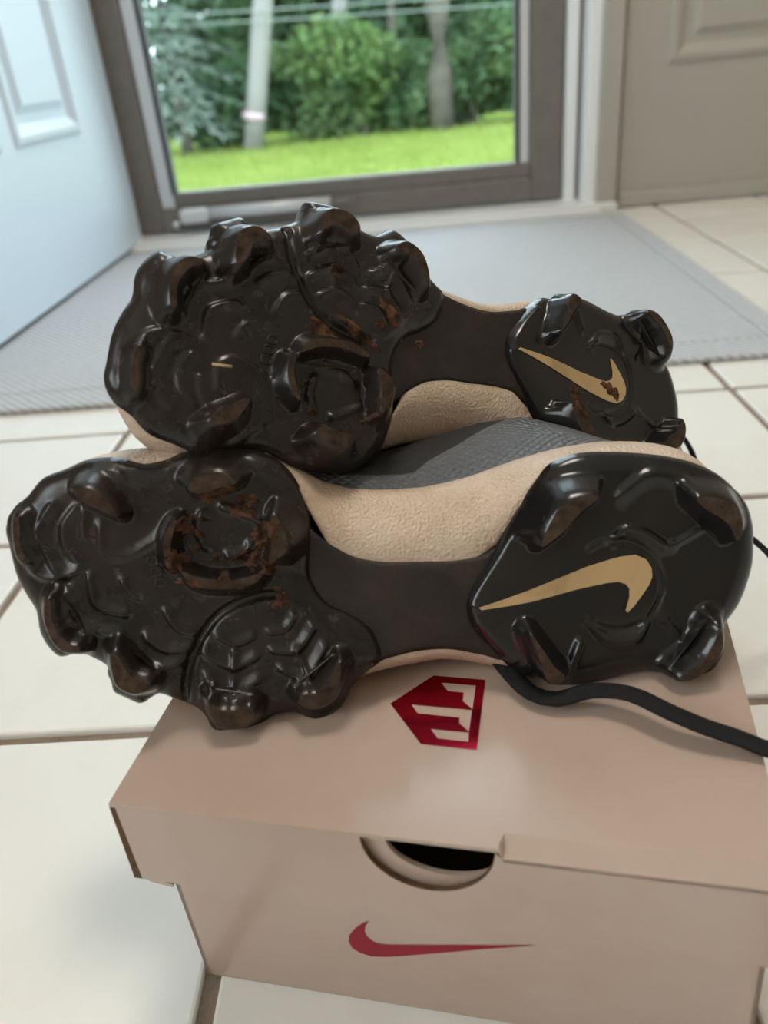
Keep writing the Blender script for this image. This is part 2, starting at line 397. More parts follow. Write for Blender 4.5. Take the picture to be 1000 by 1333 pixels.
def panel_face(bm, axis, at, sgn, a0, a1, z0, z1):
    """raised mouldings of one door panel; axis 'x': face in plane x=at; 'y': plane y=at"""
    def P(a, z, d): return (at + sgn * d, a, z) if axis == 'x' else (a, at + sgn * d, z)
    prof = [(0, 0.0), (0.006, 0.005), (0.014, 0.006), (0.022, 0.001), (0.030, -0.004), (0.042, -0.004), (0.054, 0.003)]
    rings = []
    for ins, d in prof:
        rings.append([bm.verts.new(P(a, z, d)) for a, z in ((a0 + ins, z0 + ins), (a1 - ins, z0 + ins), (a1 - ins, z1 - ins), (a0 + ins, z1 - ins))])
    for r0, r1 in zip(rings, rings[1:]):
        for k in range(4): bm.faces.new((r0[k], r0[(k + 1) % 4], r1[(k + 1) % 4], r1[k]))
    bm.faces.new(rings[-1])

# ---- entry door leaf swung into the room on the left
lf = empty('door_2', (-0.565, 1.68, 0.0)); tag(lf, kind='structure')
LX = -0.540
def leaf_local(o): o.location = (-lf.location[0], -lf.location[1], 0); return o
bm = bmesh.new()
Y0, Y1, ZB = 0.775, 1.682, 0.012
pcols = [(1.217, 1.481), (0.905, 1.170)]; prows = [(0.225, 0.80), (0.95, 1.62), (1.72, 1.93)]
xs = sorted({Y0, Y1, *[q for c in pcols for q in c]}); zs = sorted({ZB, 2.04, *[q for c in prows for q in c]})
for i in range(len(xs) - 1):
    for k in range(len(zs) - 1):
        hole = any(c[0] == xs[i] and c[1] == xs[i + 1] for c in pcols) and any(c[0] == zs[k] and c[1] == zs[k + 1] for c in prows)
        if not hole:
            bm.faces.new([bm.verts.new((LX, a, z)) for a, z in ((xs[i], zs[k]), (xs[i + 1], zs[k]), (xs[i + 1], zs[k + 1]), (xs[i], zs[k + 1]))])
bmesh.ops.remove_doubles(bm, verts=bm.verts, dist=1e-5)
be = [e for e in bm.edges if e.is_boundary and all((abs(v.co.y - Y0) < 1e-4 or abs(v.co.y - Y1) < 1e-4 or abs(v.co.z - ZB) < 1e-4 or abs(v.co.z - 2.04) < 1e-4) for v in e.verts)]
r = bmesh.ops.extrude_edge_only(bm, edges=be)
nv = [g for g in r['geom'] if isinstance(g, bmesh.types.BMVert)]
for v in nv: v.co.x -= 0.044
bmesh.ops.contextual_create(bm, geom=[e for e in bm.edges if e.is_boundary and all(abs(v.co.x - LX + 0.044) < 1e-5 for v in e.verts)])
leaf_local(bm_obj('leaf', bm, M['door_white'], lf))
for c in pcols:
    for z in prows:
        bm = bmesh.new(); panel_face(bm, 'x', LX, 1, c[0], c[1], z[0], z[1])
        leaf_local(bm_obj('panel', bm, M['door_white'], lf))
leaf_local(box('door_sweep', (LX - 0.040, Y0 + 0.01, 0.0075), (LX - 0.004, Y1 - 0.004, 0.013), M['gasket'], lf))
leaf_local(mesh_obj('door_knob', *tube_data([(LX, 0.84, 0.96), (LX + 0.02, 0.84, 0.96), (LX + 0.03, 0.84, 0.96), (LX + 0.055, 0.84, 0.96), (LX + 0.062, 0.84, 0.96)], [0.03, 0.012, 0.012, 0.027, 0.016], n=16), M['alu'], lf, True))

# ---- panelled door on the right
rd = empty('door_3', (0.8, 1.672, 0)); tag(rd, kind='structure')
def rd_local(o): o.location = (-rd.location[0], -rd.location[1], 0); return o
bm = bmesh.new(); X0, X1 = 0.410, 1.215
pc = [(0.486, 0.775), (0.85, 1.14)]; pr = [(0.240, 0.86), (1.0, 1.60), (1.70, 1.90)]
xs = sorted({X0, X1, *[q for c in pc for q in c]}); zs = sorted({0.012, 2.03, *[q for c in pr for q in c]})
for i in range(len(xs) - 1):
    for k in range(len(zs) - 1):
        if any(c[0] == xs[i] and c[1] == xs[i + 1] for c in pc) and any(c[0] == zs[k] and c[1] == zs[k + 1] for c in pr): continue
        bm.faces.new([bm.verts.new((a, 1.660, z)) for a, z in ((xs[i], zs[k]), (xs[i + 1], zs[k]), (xs[i + 1], zs[k + 1]), (xs[i], zs[k + 1]))])
bmesh.ops.remove_doubles(bm, verts=bm.verts, dist=1e-5)
be = [e for e in bm.edges if e.is_boundary and all((abs(v.co.x - X0) < 1e-4 or abs(v.co.x - X1) < 1e-4 or abs(v.co.z - 0.012) < 1e-4 or abs(v.co.z - 2.03) < 1e-4) for v in e.verts)]
r = bmesh.ops.extrude_edge_only(bm, edges=be)
for g in r['geom']:
    if isinstance(g, bmesh.types.BMVert): g.co.y += 0.036
rd_local(bm_obj('leaf', bm, M['door_cream'], rd))
for c in pc:
    for z in pr:
        bm = bmesh.new(); panel_face(bm, 'y', 1.660, -1, c[0], c[1], z[0], z[1]); rd_local(bm_obj('panel', bm, M['door_cream'], rd))
rd_local(box('door_sweep', (X0, 1.652, 0.002), (X1, 1.668, 0.028), M['door_cream'], rd, 0.003))

# ------------------------------------------------------------------ outdoors
LZ0 = -0.60
def lawn_z(x, y): return LZ0 + 0.02 * math.sin(x * 0.7) - 0.006 * x
N = 40; V = []; Fc = []
for j in range(N + 1):
    for i in range(N + 1):
        x = -16 + 32 * i / N; y = 1.9 + 30 * j / N; V.append((x, y, lawn_z(x, y) if y > 2.4 else LZ0 - 0.05))
for j in range(N):
    for i in range(N): a = j * (N + 1) + i; Fc.append((a, a + 1, a + N + 2, a + N + 1))
lw = mesh_obj('ground', V, Fc, M['lawn'], None, True); tag(lw, kind='structure')
V = []; Fc = []; rg = np.random.default_rng(3)
for k in range(26000):
    x = rg.uniform(-5.2, 3.4); y = rg.uniform(6.2, 11.6); z = lawn_z(x, y); a = rg.uniform(0, 6.28); hgt = rg.uniform(.03, .075); lean = rg.uniform(-.03, .03, 2)
    dx, dy = math.cos(a) * .012, math.sin(a) * .012; b = len(V)
    V += [(x - dx, y - dy, z - .005), (x + dx, y + dy, z - .005), (x + lean[0], y + lean[1], z + hgt)]; Fc.append((b, b + 1, b + 2))
g = mesh_obj('lawn_grass', V, Fc, M['grass']); tag(g, 'short bright green lawn grass beyond the glass door', 'grass', kind='stuff')

def leaf_cloud(centers, n, size, seed, flat=0.0):
    """n diamond leaves spread through ellipsoids [(c, r)]"""
    rg = np.random.default_rng(seed); V = np.zeros((n, 4, 3))
    vol = np.array([r[0] * r[1] * r[2] for _, r in centers]); pick = rg.choice(len(centers), n, p=vol / vol.sum())
    for k in range(n):
        c, r = centers[pick[k]]
        d = rg.normal(size=3); d /= np.linalg.norm(d); p = np.array(c) + np.array(r) * d * rg.uniform(0.25, 1.0) ** 0.5
        a = rg.normal(size=3); a /= np.linalg.norm(a); b = np.cross(a, rg.normal(size=3)); b /= np.linalg.norm(b)
        if flat: a[2] *= 1 - flat; b[2] *= 1 - flat
        s = size * rg.uniform(0.6, 1.3)
        V[k] = [p - a * s, p - b * s * .45, p + a * s, p + b * s * .45]
    Fc = np.arange(n * 4).reshape(n, 4)
    return V.reshape(-1, 3), Fc

def stem_path(base, top, r0, r1, n=7, wob=0.03, seed=1):
    rr = random.Random(seed); b = Vector(base); t = Vector(top)
    pts = [b.lerp(t, i / (n - 1)) + Vector((rr.uniform(-wob, wob), rr.uniform(-wob, wob), 0)) * (0 < i < n - 1) for i in range(n)]
    return tube_data(pts, [r0 + (r1 - r0) * i / (n - 1) for i in range(n)], n=12)

def shrub(name, base, blobs, n, size, mt, seed, label, cat, group, trunk=None):
    e = empty(name, base)
    loc = [((c[0] - base[0], c[1] - base[1], c[2] - base[2]), r) for c, r in blobs]
    mesh_obj('foliage', *leaf_cloud(loc, n, size, seed), mt, e)
    for k in range(3):
        mesh_obj('stem', *stem_path((0.05 * k - .05, 0, -0.05), (loc[k % len(loc)][0][0], loc[k % len(loc)][0][1], loc[k % len(loc)][0][2] * .8), .03, .012, seed=seed + k), M['bark_dark'], e, True)
    tag(e, label, cat, group)
    return e

bushes = [
 (-4.55, 12.2, .85, 2.2, 'leaf_mid', 'tall mid green shrub left of the blue-green spruce'),
 (-2.25, 11.6, .75, .95, 'leaf_dark', 'dark shrub between the spruce and the pale pole at the lawn edge'),
 (-1.25, 11.9, .80, 1.10, 'leaf_mid', 'shrub just right of the pale pole at the lawn edge'),
 (-0.55, 11.7, .75, 1.30, 'leaf_light', 'light green shrub in front of the pale leaning trunk'),
 (0.10, 11.9, .60, .95, 'leaf_mid', 'small shrub at the foot of the thin sapling trunk'),
 (0.95, 11.7, .60, .95, 'leaf_mid', 'low shrub right of the thick dark trunk'),
 (1.75, 11.6, .85, 1.25, 'leaf_mid', 'rightmost low shrub seen through the door glass'),
]
for k, (x, y, r, h, mk, lab) in enumerate(bushes):
    z = lawn_z(x, y); rr = random.Random(50 + k)
    blobs = [((x + rr.uniform(-.3, .3) * r, y + rr.uniform(-.2, .4), z + h * f), (r * rr.uniform(.6, .85), r * .6, h * .36)) for f in (.28, .45, .62, .75)]
    shrub('shrub', (x, y, z), blobs, 2600, 0.075, M[mk], 90 + k, lab, 'shrub', 'shrubs along the lawn edge')
tall = [(-4.95, 14.4, 'leaf_dark', 'dark leafy tree right behind the blue-green spruce'), (-1.35, 14.4, 'leaf_dark', 'dark leafy tree between the pale pole and the pale leaning trunk'),
        (2.25, 14.4, 'leaf_dark', 'dark leafy tree behind the thick dark trunk'), (-6.75, 17.4, 'leaf_mid', 'mid green tree in the back row, leftmost of the tree line'),
        (-3.15, 17.4, 'leaf_mid', 'mid green tree in the back row, showing between spruce and pale pole'), (0.45, 17.4, 'leaf_mid', 'mid green tree in the back row, at the middle of the door view'),
        (4.05, 17.4, 'leaf_mid', 'mid green tree in the back row, rightmost of the tree line')]
for k, (x, y, mk, lab) in enumerate(tall):
    z = LZ0; rr = random.Random(150 + k)
    blobs = [((x + rr.uniform(-.35, .35), y + rr.uniform(-.3, .3), z + hh), (1.42, .9, .8)) for hh in (.4, .9, 1.4, 2.0, 2.9, 3.9)]
    e = empty('tree', (x, y, z)); loc = [((c[0] - x, c[1] - y, c[2] - z), r) for c, r in blobs]
    mesh_obj('crown', *leaf_cloud(loc, 7500, 0.14, 300 + k), M[mk], e)
    mesh_obj('trunk', *stem_path((0, 0, -.1), (0.1, 0, 4.0), .12, .05, seed=k), M['bark_dark'], e, True)
    tag(e, lab, 'tree', 'leafy trees behind the lawn')
# hedge of understorey right behind the shrubs
# spruce with drooping boughs
sx, sy = -2.75, 11.2; e = empty('spruce_tree', (sx, sy, lawn_z(sx, sy)))
mesh_obj('trunk', *stem_path((0, 0, -.1), (0, 0, 4.2), .09, .03, wob=.01), M['bark_dark'], e, True)
rg = np.random.default_rng(11)
for tier in range(13):
    zt = 0.55 + tier * 0.27; rad = 0.98 * (1 - tier / 16)
    V, Fc = [], []
    for bgh in range(9):
        a = bgh * 0.698 + tier * 0.4 + rg.uniform(-.15, .15)
        for k in range(34):
            f = (k + 1) / 34; px = math.cos(a) * rad * f; py = math.sin(a) * rad * f; pz = zt - 0.34 * f ** 1.3 * rad + rg.uniform(-.02, .02)
            s = 0.15 * (1 - .45 * f); side = rg.uniform(-1, 1) * .16 * (1 - .3 * f)
            d = np.array([math.cos(a + side * 5), math.sin(a + side * 5), -.35]) * s; q = np.array([-math.sin(a), math.cos(a), 0]) * s * .16
            p = np.array([px - math.sin(a) * side, py + math.cos(a) * side, pz]); b = len(V)
            V += [p - d * .3, p + q, p + d, p - q]; Fc.append((b, b + 1, b + 2, b + 3))
    mesh_obj('bough', V, Fc, M['needle'], e)
tag(e, 'blue-green spruce with drooping boughs seen at the left of the door glass', 'tree')
# pole, trunks, cables
e = empty('utility_pole', (-1.93, 11.2, LZ0)); mesh_obj('shaft', *stem_path((0, 0, -.1), (1.05, 0, 4.3), .13, .10, wob=0.0), M['bark_pale'], e, True)
mesh_obj('marker_tag', *tube_data([(.088, -.012, .34), (.105, -.012, .42)], .142, n=14), M['tag'], e, True)
tag(e, 'pale grey leaning pole with a pinkish band behind the lawn', 'pole')
e = empty('bare_tree', (-1.10, 13.0, LZ0)); mesh_obj('trunk', *stem_path((0, 0, -.1), (.95, 0, 4.2), .115, .08, wob=.02, seed=5), M['bark_pale'], e, True)
tag(e, 'pale leaning tree trunk right of the pole', 'tree trunk')
e = empty('bare_tree', (0.545, 11.4, LZ0)); mesh_obj('trunk', *stem_path((0, 0, -.1), (.0, 0, 4.2), .165, .11, wob=.02, seed=8), M['bark_dark'], e, True)
tag(e, 'thick dark vertical tree trunk at the right of the door view', 'tree trunk')
e = empty('bare_tree', (-0.03, 12.2, LZ0)); mesh_obj('trunk', *stem_path((0, 0, -.1), (.02, 0, 3.6), .06, .04, wob=.02, seed=9), M['bark_dark'], e, True)
tag(e, 'thin sapling trunk between the pale leaning trunk and the dark trunk', 'tree trunk')
for k, (za, zb, lab) in enumerate(((1.10, .80, 'upper of two thin grey cables crossing in front of the trees'), (1.00, .68, 'lower of two thin grey cables crossing in front of the trees'))):
    pts = [(-6 + 12 * f, 11.0, za + (zb - za) * f - .08 * math.sin(math.pi * f) - 0.03) for f in np.linspace(0, 1, 14)]
    o = mesh_obj('overhead_cable', *tube_data(pts, .008, n=6), M['cable'], None, True); tag(o, lab, 'cable', 'overhead cables')

# ------------------------------------------------------------------ floor mat
fm = empty('floor_mat', (-0.2, 1.17, 0.0)); tag(fm, 'grey woven entrance mat on the white tiles in front of the glass door', 'mat')
def fm_local(o): o.location = (0.2, -1.17, 0); return o
MX0, MX1, MY0, MY1 = -0.78, 0.402, 0.778, 1.578
fm_local(box('field', (MX0 + .052, MY0 + .052, 0.0005), (MX1 - .03, MY1 - .03, 0.0055), M['mat'], fm, .001))
for lo, hi in (((MX0, MY0, 0.0005), (MX1, MY0 + .050, 0.006)), ((MX0, MY1 - .028, 0.0005), (MX1, MY1, 0.006)),
               ((MX0, MY0 + .050, 0.0005), (MX0 + .050, MY1 - .028, 0.006)), ((MX1 - .028, MY0 + .050, 0.0005), (MX1, MY1 - .028, 0.006))):
    fm_local(box('border', lo, hi, M['mat'], fm, .0018))

# ------------------------------------------------------------------ shoe box
BL = np.array([-0.108123, 0.174867]); BANG = math.radians(-10.8); LZ = 0.0952; BW, BD = 0.2032, 0.290
bx = empty('shoe_box', (BL[0], BL[1], 0.0), BANG)
tag(bx, 'white shoe box with red print and a thumb hole, standing on the tiles', 'box')
BU = np.array([math.cos(BANG), math.sin(BANG), 0]); BV = np.array([-math.sin(BANG), math.cos(BANG), 0]); BO = np.array([BL[0], BL[1], 0])
def ray(px, py): return R @ np.array([(px - CX) / FPX, (py - CY) / FPX, 1.0])
def hit(px, py, p0, nn):
    d = ray(px, py); return CAM + (np.dot(p0 - CAM, nn) / np.dot(d, nn)) * d
def on_lid(px, py):
    p = hit(px, py, np.array([0, 0, LZ]), np.array([0, 0, 1.0])) - BO; return np.array([p @ BU, p @ BV])
def on_front(px, py, ins=0.0):
    p = hit(px, py, BO + BV * ins, BV) - BO; return np.array([p @ BU, p[2]])

def slab(name, poly, thick, to3, mt, parent, mi_side=None, mats=None):
    """polygon (2-D) extruded by thick; to3(a, b, d) -> 3-D"""
    poly = ccw(poly); n = len(poly)
    vo, _, fo, _, _, of = delaunay_2d_cdt([Vector(p) for p in poly], [], [list(range(n))], 1, 1e-7)
    V = [to3(a, b, 0.0) for a, b in poly] + [to3(a, b, thick) for a, b in poly]
    bm = bmesh.new(); vs_ = [bm.verts.new(v) for v in V]
    for f, q in zip(fo, of):
        if 0 in q and max(f) < n: bm.faces.new([vs_[k] for k in f]); bm.faces.new([vs_[n + k] for k in f][::-1])
    for k in range(n):
        f = bm.faces.new((vs_[k], vs_[(k + 1) % n], vs_[n + (k + 1) % n], vs_[n + k]))
        if mi_side is not None: f.material_index = mi_side
    return bm_obj(name, bm, mats or mt, parent)

T = 0.0016
hc, hw = (on_front(468, 1090)[0] + on_front(645, 1115)[0]) / 2, (on_front(645, 1115)[0] - on_front(468, 1090)[0]) / 2
hd = LZ - on_front(567, 1160)[1]
FB = on_front(178, 1143)[1]
def notch(c, hw_, top, dep, n=26):
    return [(c + hw_ * math.cos(t), top - dep * math.sin(t)) for t in np.linspace(0, math.pi, n)]
# body: five panels with a concentric thumb cut in the front one
body = empty('body'); body.parent = bx
kf = [M['card'], M['kraft']]; ki = [M['card'], M['card_in']]
ZT = LZ - 0.004
fp = [(0.0135, 0.0), (0.2040, 0.0), (0.2006, ZT)] + notch(hc + .0055, hw * .93, ZT, hd * .80 - .004) + [(0.0118, ZT)]
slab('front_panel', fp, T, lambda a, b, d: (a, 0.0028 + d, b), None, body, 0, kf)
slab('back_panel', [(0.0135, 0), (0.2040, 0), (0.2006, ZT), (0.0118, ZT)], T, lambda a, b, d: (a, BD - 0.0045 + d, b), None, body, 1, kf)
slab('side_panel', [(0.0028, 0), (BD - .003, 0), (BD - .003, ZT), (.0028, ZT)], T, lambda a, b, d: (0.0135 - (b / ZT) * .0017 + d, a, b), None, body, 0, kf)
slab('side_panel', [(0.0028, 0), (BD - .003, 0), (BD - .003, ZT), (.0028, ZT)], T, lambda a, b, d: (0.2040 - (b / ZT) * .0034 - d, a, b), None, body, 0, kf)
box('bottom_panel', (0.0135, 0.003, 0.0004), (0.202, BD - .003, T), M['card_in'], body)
# lid
lid = empty('lid'); lid.parent = bx
Uj = hc + hw + 0.001          # the rolled strip along the front edge starts right of the thumb hole
CH, CV = 0.0058, 0.0040
V = []; nu, nvv = 28, 36
def lid_z(a, b):
    s = 0.0
    s -= 0.0009 * math.exp(-((a - .05) / .05) ** 2 - ((b - .06) / .05) ** 2)
    s += 0.0006 * math.sin(a * 40) * math.sin(b * 26) * min(1, a / .03, (BW - a) / .03, b / .03)
    return LZ + s * 0.6
us = sorted(set(list(np.linspace(0, BW, nu)) + [Uj, Uj + .0012]))
vsn = [0.0, 0.002, CH, CH + .003] + list(np.linspace(CH + .012, BD, nvv))
def lid_pt(a, b):
    z = lid_z(a, b)
    k = min(1, max(0, (a - Uj) / .0012))
    if b < CH: z -= k * CV * (1 - b / CH) ** 1.0 * 1.0
    return (a, b, z)
V = [lid_pt(a, b) for b in vsn for a in us]; nb = len(us)
Fc = [(j * nb + i, j * nb + i + 1, (j + 1) * nb + i + 1, (j + 1) * nb + i) for j in range(len(vsn) - 1) for i in range(nb - 1)]
off = len(V); V += [(x, y, z - T) for x, y, z in V]; Fc += [tuple(off + q for q in f[::-1]) for f in Fc]
bnd = [i for i in range(nb)] + [j * nb + nb - 1 for j in range(1, len(vsn))] + [(len(vsn) - 1) * nb + i for i in range(nb - 2, -1, -1)] + [j * nb for j in range(len(vsn) - 2, 0, -1)]
Fc += [(bnd[k], off + bnd[k], off + bnd[(k + 1) % len(bnd)], bnd[(k + 1) % len(bnd)]) for k in range(len(bnd))]
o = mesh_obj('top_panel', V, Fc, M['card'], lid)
zt2 = LZ - CV - .0002
ff = [(0.0026, FB), (BW - .0005, FB - .001), (BW, zt2), (Uj + .0008, zt2)] + notch(hc, hw, LZ - .0017, hd - .0017) + [(0.0020, LZ - .0017)]
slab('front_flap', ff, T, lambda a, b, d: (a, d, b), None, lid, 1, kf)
slab('side_flap', [(0.0, FB), (BD, FB), (BD, LZ - T), (0.0, LZ - T)], T, lambda a, b, d: (d + .0002, a + .004, b), None, lid, 1, kf)
slab('side_flap', [(0.002, FB), (BD, FB), (BD, LZ - T), (0.002, LZ - T)], T, lambda a, b, d: (BW - d, a, b), None, lid, 1, kf)
slab('back_flap', [(0.0, FB), (BW, FB), (BW, LZ - T), (0, LZ - T)], T, lambda a, b, d: (a, BD - d, b), None, lid, 1, kf)
slab('corner_tab', [(-.0006, FB - .0002), (.0028, FB - .0002), (.0022, LZ - .0018), (-.0003, LZ - .0018)], .0046, lambda a, b, d: (a, .0002 + d, b), M['kraft'], lid)
tabp = [(.0005, FB), (.0125, FB - .0035), (.0120, FB - .0050), (.004, FB - .0035)]
slab('folded_tab', tabp, .0008, lambda a, b, d: (a, .0016 + d, b), M['card'], lid)
# print on lid: home-plate emblem with three notched bars, and the curved tick on the front
def Lp(x, y): return on_lid(500 + x * .15, 870 + y * .15)
outer = [Lp(*q) for q in ((55, 303), (430, 58), (878, 96), (805, 703), (320, 652))]
cuts = [[Lp(*q) for q in ((495, 120), (797, 146), (767, 350), (683, 280), (690, 206), (553, 192))],
        [Lp(*q) for q in ((236, 308), (764, 356), (737, 548), (652, 472), (655, 424), (290, 386))],
        [Lp(*q) for q in ((403, 520), (737, 552), (732, 633), (465, 605))]]
def flat_print(name, polys, cuts, to3, mt, parent):
    verts, faces = [], []
    for p in polys + cuts:
        p = ccw(p); faces.append(list(range(len(verts), len(verts) + len(p)))); verts += [Vector((float(a), float(b))) for a, b in p]
    vo, _, fo, _, _, of = delaunay_2d_cdt(verts, [], faces, 1, 1e-7)
    ff_ = [f for f, q in zip(fo, of) if all(k < len(polys) for k in q)]
    return mesh_obj(name, [to3(v.x, v.y) for v in vo], ff_, mt, parent)
flat_print('emblem_print', [outer], cuts, lambda a, b: (a, b, lid_z(a, b) + .00025), M['red_foil'], lid)
def Sp(x, y): return on_front(430 + x * .29, 1060 + y * .29)
sw = [Sp(*q) for q in ((167, 510), (150, 535), (146, 560), (158, 585), (180, 603), (210, 615), (250, 620), (500, 623), (700, 624), (932, 624), (700, 640), (500, 656), (350, 668), (250, 674), (180, 672), (125, 655), (90, 633), (74, 605), (78, 575), (100, 548), (135, 524))]
flat_print('tick_print', [sw], [], lambda a, b: (a, -.0002 if b > FB else .0026, b), M['red_print'], body)

# ------------------------------------------------------------------ cleated shoes
FO = np.array([-0.07358, 0.203607, 0.0952]); FA = np.array([0.996285, 0.086114, 0.0]); FY = np.array([-0.032259, 0.373215, 0.927184]); FN = np.array([0.079843, -0.92374, 0.374607])
def S(px, py, wmm=0.0):
    """trace of the nearer sole -> shoe millimetres (x toe->heel, y lateral->medial) at height w above the sole plane"""
    p = hit(px, py, FO + FN * (wmm / 1000), FN) - FO
    return np.array([p @ FA, p @ FY]) * 1000
def SS(L, wmm=0.0): return np.array([S(a, b, wmm) for a, b in L])

FF_OUT = [(9,690),(12,672),(22,657),(37,645),(57,622),(87,610),(112,599),(140,595),(160,597),(180,602),(200,602),(217,598),(232,591),(250,586),(280,582),(320,584),(340,588),(360,597),(375,610),(387,627),(397,650),(404,675),(406,700),(405,725),(406,750),(425,780),(455,795),(480,812),(494,835),(497,858),(481,872),(462,889),(452,907),(442,922),(424,935),(409,938),(397,932),(382,926),(361,929),(340,943),(325,953),(301,955),(280,953),(274,943),(268,931),(260,922),(240,912),(222,906),(210,902),(198,907),(185,915),(165,907),(149,899),(145,885),(140,874),(141,866),(128,858),(112,851),(97,851),(80,854),(65,841),(54,822),(50,800),(47,790),(37,775),(27,757),(20,738),(13,708)]
HP_OUT = [(606,789),(611,766),(624,745),(640,720),(659,684),(682,647),(698,624),(712,606),(728,597),(751,590),(781,588),(820,589),(862,593),(899,601),(931,615),(954,634),(970,654),(978,680),(979,703),(978,731),(970,761),(959,787),(940,815),(942,833),(940,849),(931,865),(917,879),(901,887),(883,886),(867,879),(846,872),(816,876),(779,886),(751,891),(733,891),(714,890),(702,881),(682,879),(668,871),(655,861),(645,851),(631,837),(615,819),(607,803)]
# tip polygon, height, outer falloff, inner falloff, outward direction (mm space)
FF_LUG = [
 ([(57,785),(64,783),(66,808),(74,824),(88,838),(100,842),(101,850),(82,850),(67,836),(57,812)], 7.0, 4.0, 5.0, (-.5,-.8)),
 ([(145,850),(158,858),(170,880),(195,889),(186,901),(170,903),(151,892),(145,870)], 8.0, 4.0, 5.0, (-.2,-1)),
 ([(271,912),(280,922),(301,926),(325,920),(331,931),(322,943),(301,949),(280,942)], 8.0, 4.0, 5.0, (0,-1)),
 ([(391,906),(415,902),(433,879),(443,864),(442,889),(433,910),(412,922),(394,917)], 8.0, 4.0, 5.0, (.4,-.9)),
 ([(96,639),(112,635),(132,645),(147,661),(152,673),(130,664),(110,655)], 8.5, 5.5, 3.5, (.2,1)),
 ([(244,634),(257,620),(280,614),(297,619),(306,630),(282,636),(257,643)], 9.5, 6.5, 3.0, (0,1)),
 ([(352,672),(362,675),(372,697),(374,715),(362,727),(350,732),(354,700)], 8.5, 6.0, 3.0, (1,.1)),
 ([(229,677),(217,690),(212,712),(217,733),(226,738),(222,710)], 7.0, 4.0, 3.0, (-1,0)),
 ([(236,744),(262,753),(300,756),(340,747),(330,760),(295,767),(255,763)], 6.5, 4.0, 3.0, (0,-1)),
 ([(12,678),(19,675),(22,690),(22,710),(29,728),(22,730),(14,710)], 3.5, 3.0, 5.0, (-1,0)),
]
HP_LUG = [
 ([(705,712),(713,688),(728,663),(746,650),(774,645),(778,650),(756,667),(737,689),(719,704)], 10.0, 7.5, 3.5, (-.5,.9)),
 ([(908,648),(931,648),(954,656),(965,673),(967,691),(960,703),(953,689),(940,675),(919,663)], 10.0, 6.5, 3.5, (.6,.8)),
 ([(936,817),(942,833),(938,851),(919,874),(899,886),(885,884),(899,872),(917,858),(931,835)], 9.0, 4.0, 7.0, (.7,-.7)),
 ([(692,828),(706,845),(722,868),(735,880),(728,889),(715,889),(708,875),(700,850)], 9.0, 4.0, 5.0, (-.2,-1)),
]
# ridges: (polyline, height, half width)
FF_RIDGE = [
 ([(62,660),(46,687),(50,710),(67,740)],1.6,1.5),([(94,664),(80,685),(82,710),(94,726)],1.5,1.5),([(20,725),(37,745),(57,755),(82,752),(100,745)],1.8,1.8),
 ([(130,690),(132,715),(150,727),(175,722),(205,702)],1.3,1.6),([(112,655),(106,680),(106,700)],1.2,1.2),([(120,612),(148,614),(168,630),(186,640)],1.5,2.2),
 ([(262,667),(257,687),(265,710)],2.0,1.4),([(325,712),(315,722),(297,726)],2.0,1.4),([(292,660),(315,667),(337,677)],2.0,1.5),
 ([(271,884),(304,901),(337,886)],2.4,1.5),([(269,853),(304,869),(334,856)],2.0,1.4),([(286,830),(307,839),(331,830)],1.6,1.3),([(305,847),(305,925)],1.6,1.1),
 ([(370,873),(400,880),(424,844)],2.3,1.5),([(358,848),(388,847),(409,817)],1.9,1.4),([(353,824),(373,820),(384,803)],1.5,1.2),([(388,847),(412,900)],1.6,1.1),
 ([(155,830),(175,860),(200,870),(232,865)],2.3,1.5),([(192,832),(217,847),(247,845)],2.0,1.4),([(217,800),(232,820),(250,825)],1.6,1.3),([(175,860),(168,882)],1.5,1.1),
 ([(89,772),(92,802),(112,817),(142,826)],2.2,1.5),([(115,755),(122,785),(140,796),(162,801)],2.0,1.4),([(160,760),(172,775),(187,779)],1.4,1.3),([(82,824),(95,808)],1.5,1.1),
 ([(45,703),(20,703)],.8,1.0),([(372,775),(410,805),(440,845),(436,880)],.8,2.0),([(290,590),(330,600),(360,630)],1.0,2.5),([(225,600),(250,596),(280,592)],1.0,2.5),
]
FF_GROOVE = [([(240,912),(245,871),(259,835),(280,805),(307,787),(340,776),(362,775)],1.9,1.5)]
HP_RIDGE = [([(800,697),(816,686),(839,691),(862,706)],2.0,1.5),([(770,815),(793,836),(827,834),(841,812)],2.0,1.6),([(880,707),(936,675)],1.8,1.7),([(868,808),(897,843)],1.1,1.5),
            ([(809,640),(850,613),(890,622)],2.0,2.4),([(737,879),(754,835)],2.6,2.2),([(689,822),(714,880)],1.5,1.5),([(612,790),(630,760),(655,720),(690,660)],1.0,1.6),([(612,792),(640,835),(668,865)],1.0,1.6)]
HP_GROOVE = [([(803 + 60 * math.cos(t), 762 + 58 * math.sin(t)) for t in np.linspace(-2.2, 2.3, 30)], .9, 1.1)]
SWOOSH = [(623,791),(659,779),(689,768),(728,752),(765,737),(797,727),(809,724),(827,722),(841,728),(848,739),(849,750),(845,761),(834,777),(825,789),(817,797),(814,795),(819,777),(819,766),(814,760),(804,757),(788,759),(751,767),(719,776),(693,783),(666,788),(627,794)]
SHANK = [(400,690),(407,692),(432,710),(464,726),(504,732),(540,731),(590,730),(626,724),(641,716),(650,718),(625,790),(655,855),(626,852),(584,845),(542,848),(501,858),(488,862),(470,820),(415,790),(395,750)]

def smooth01(t): t = np.clip(t, 0, 1); return t * t * (3 - 2 * t)

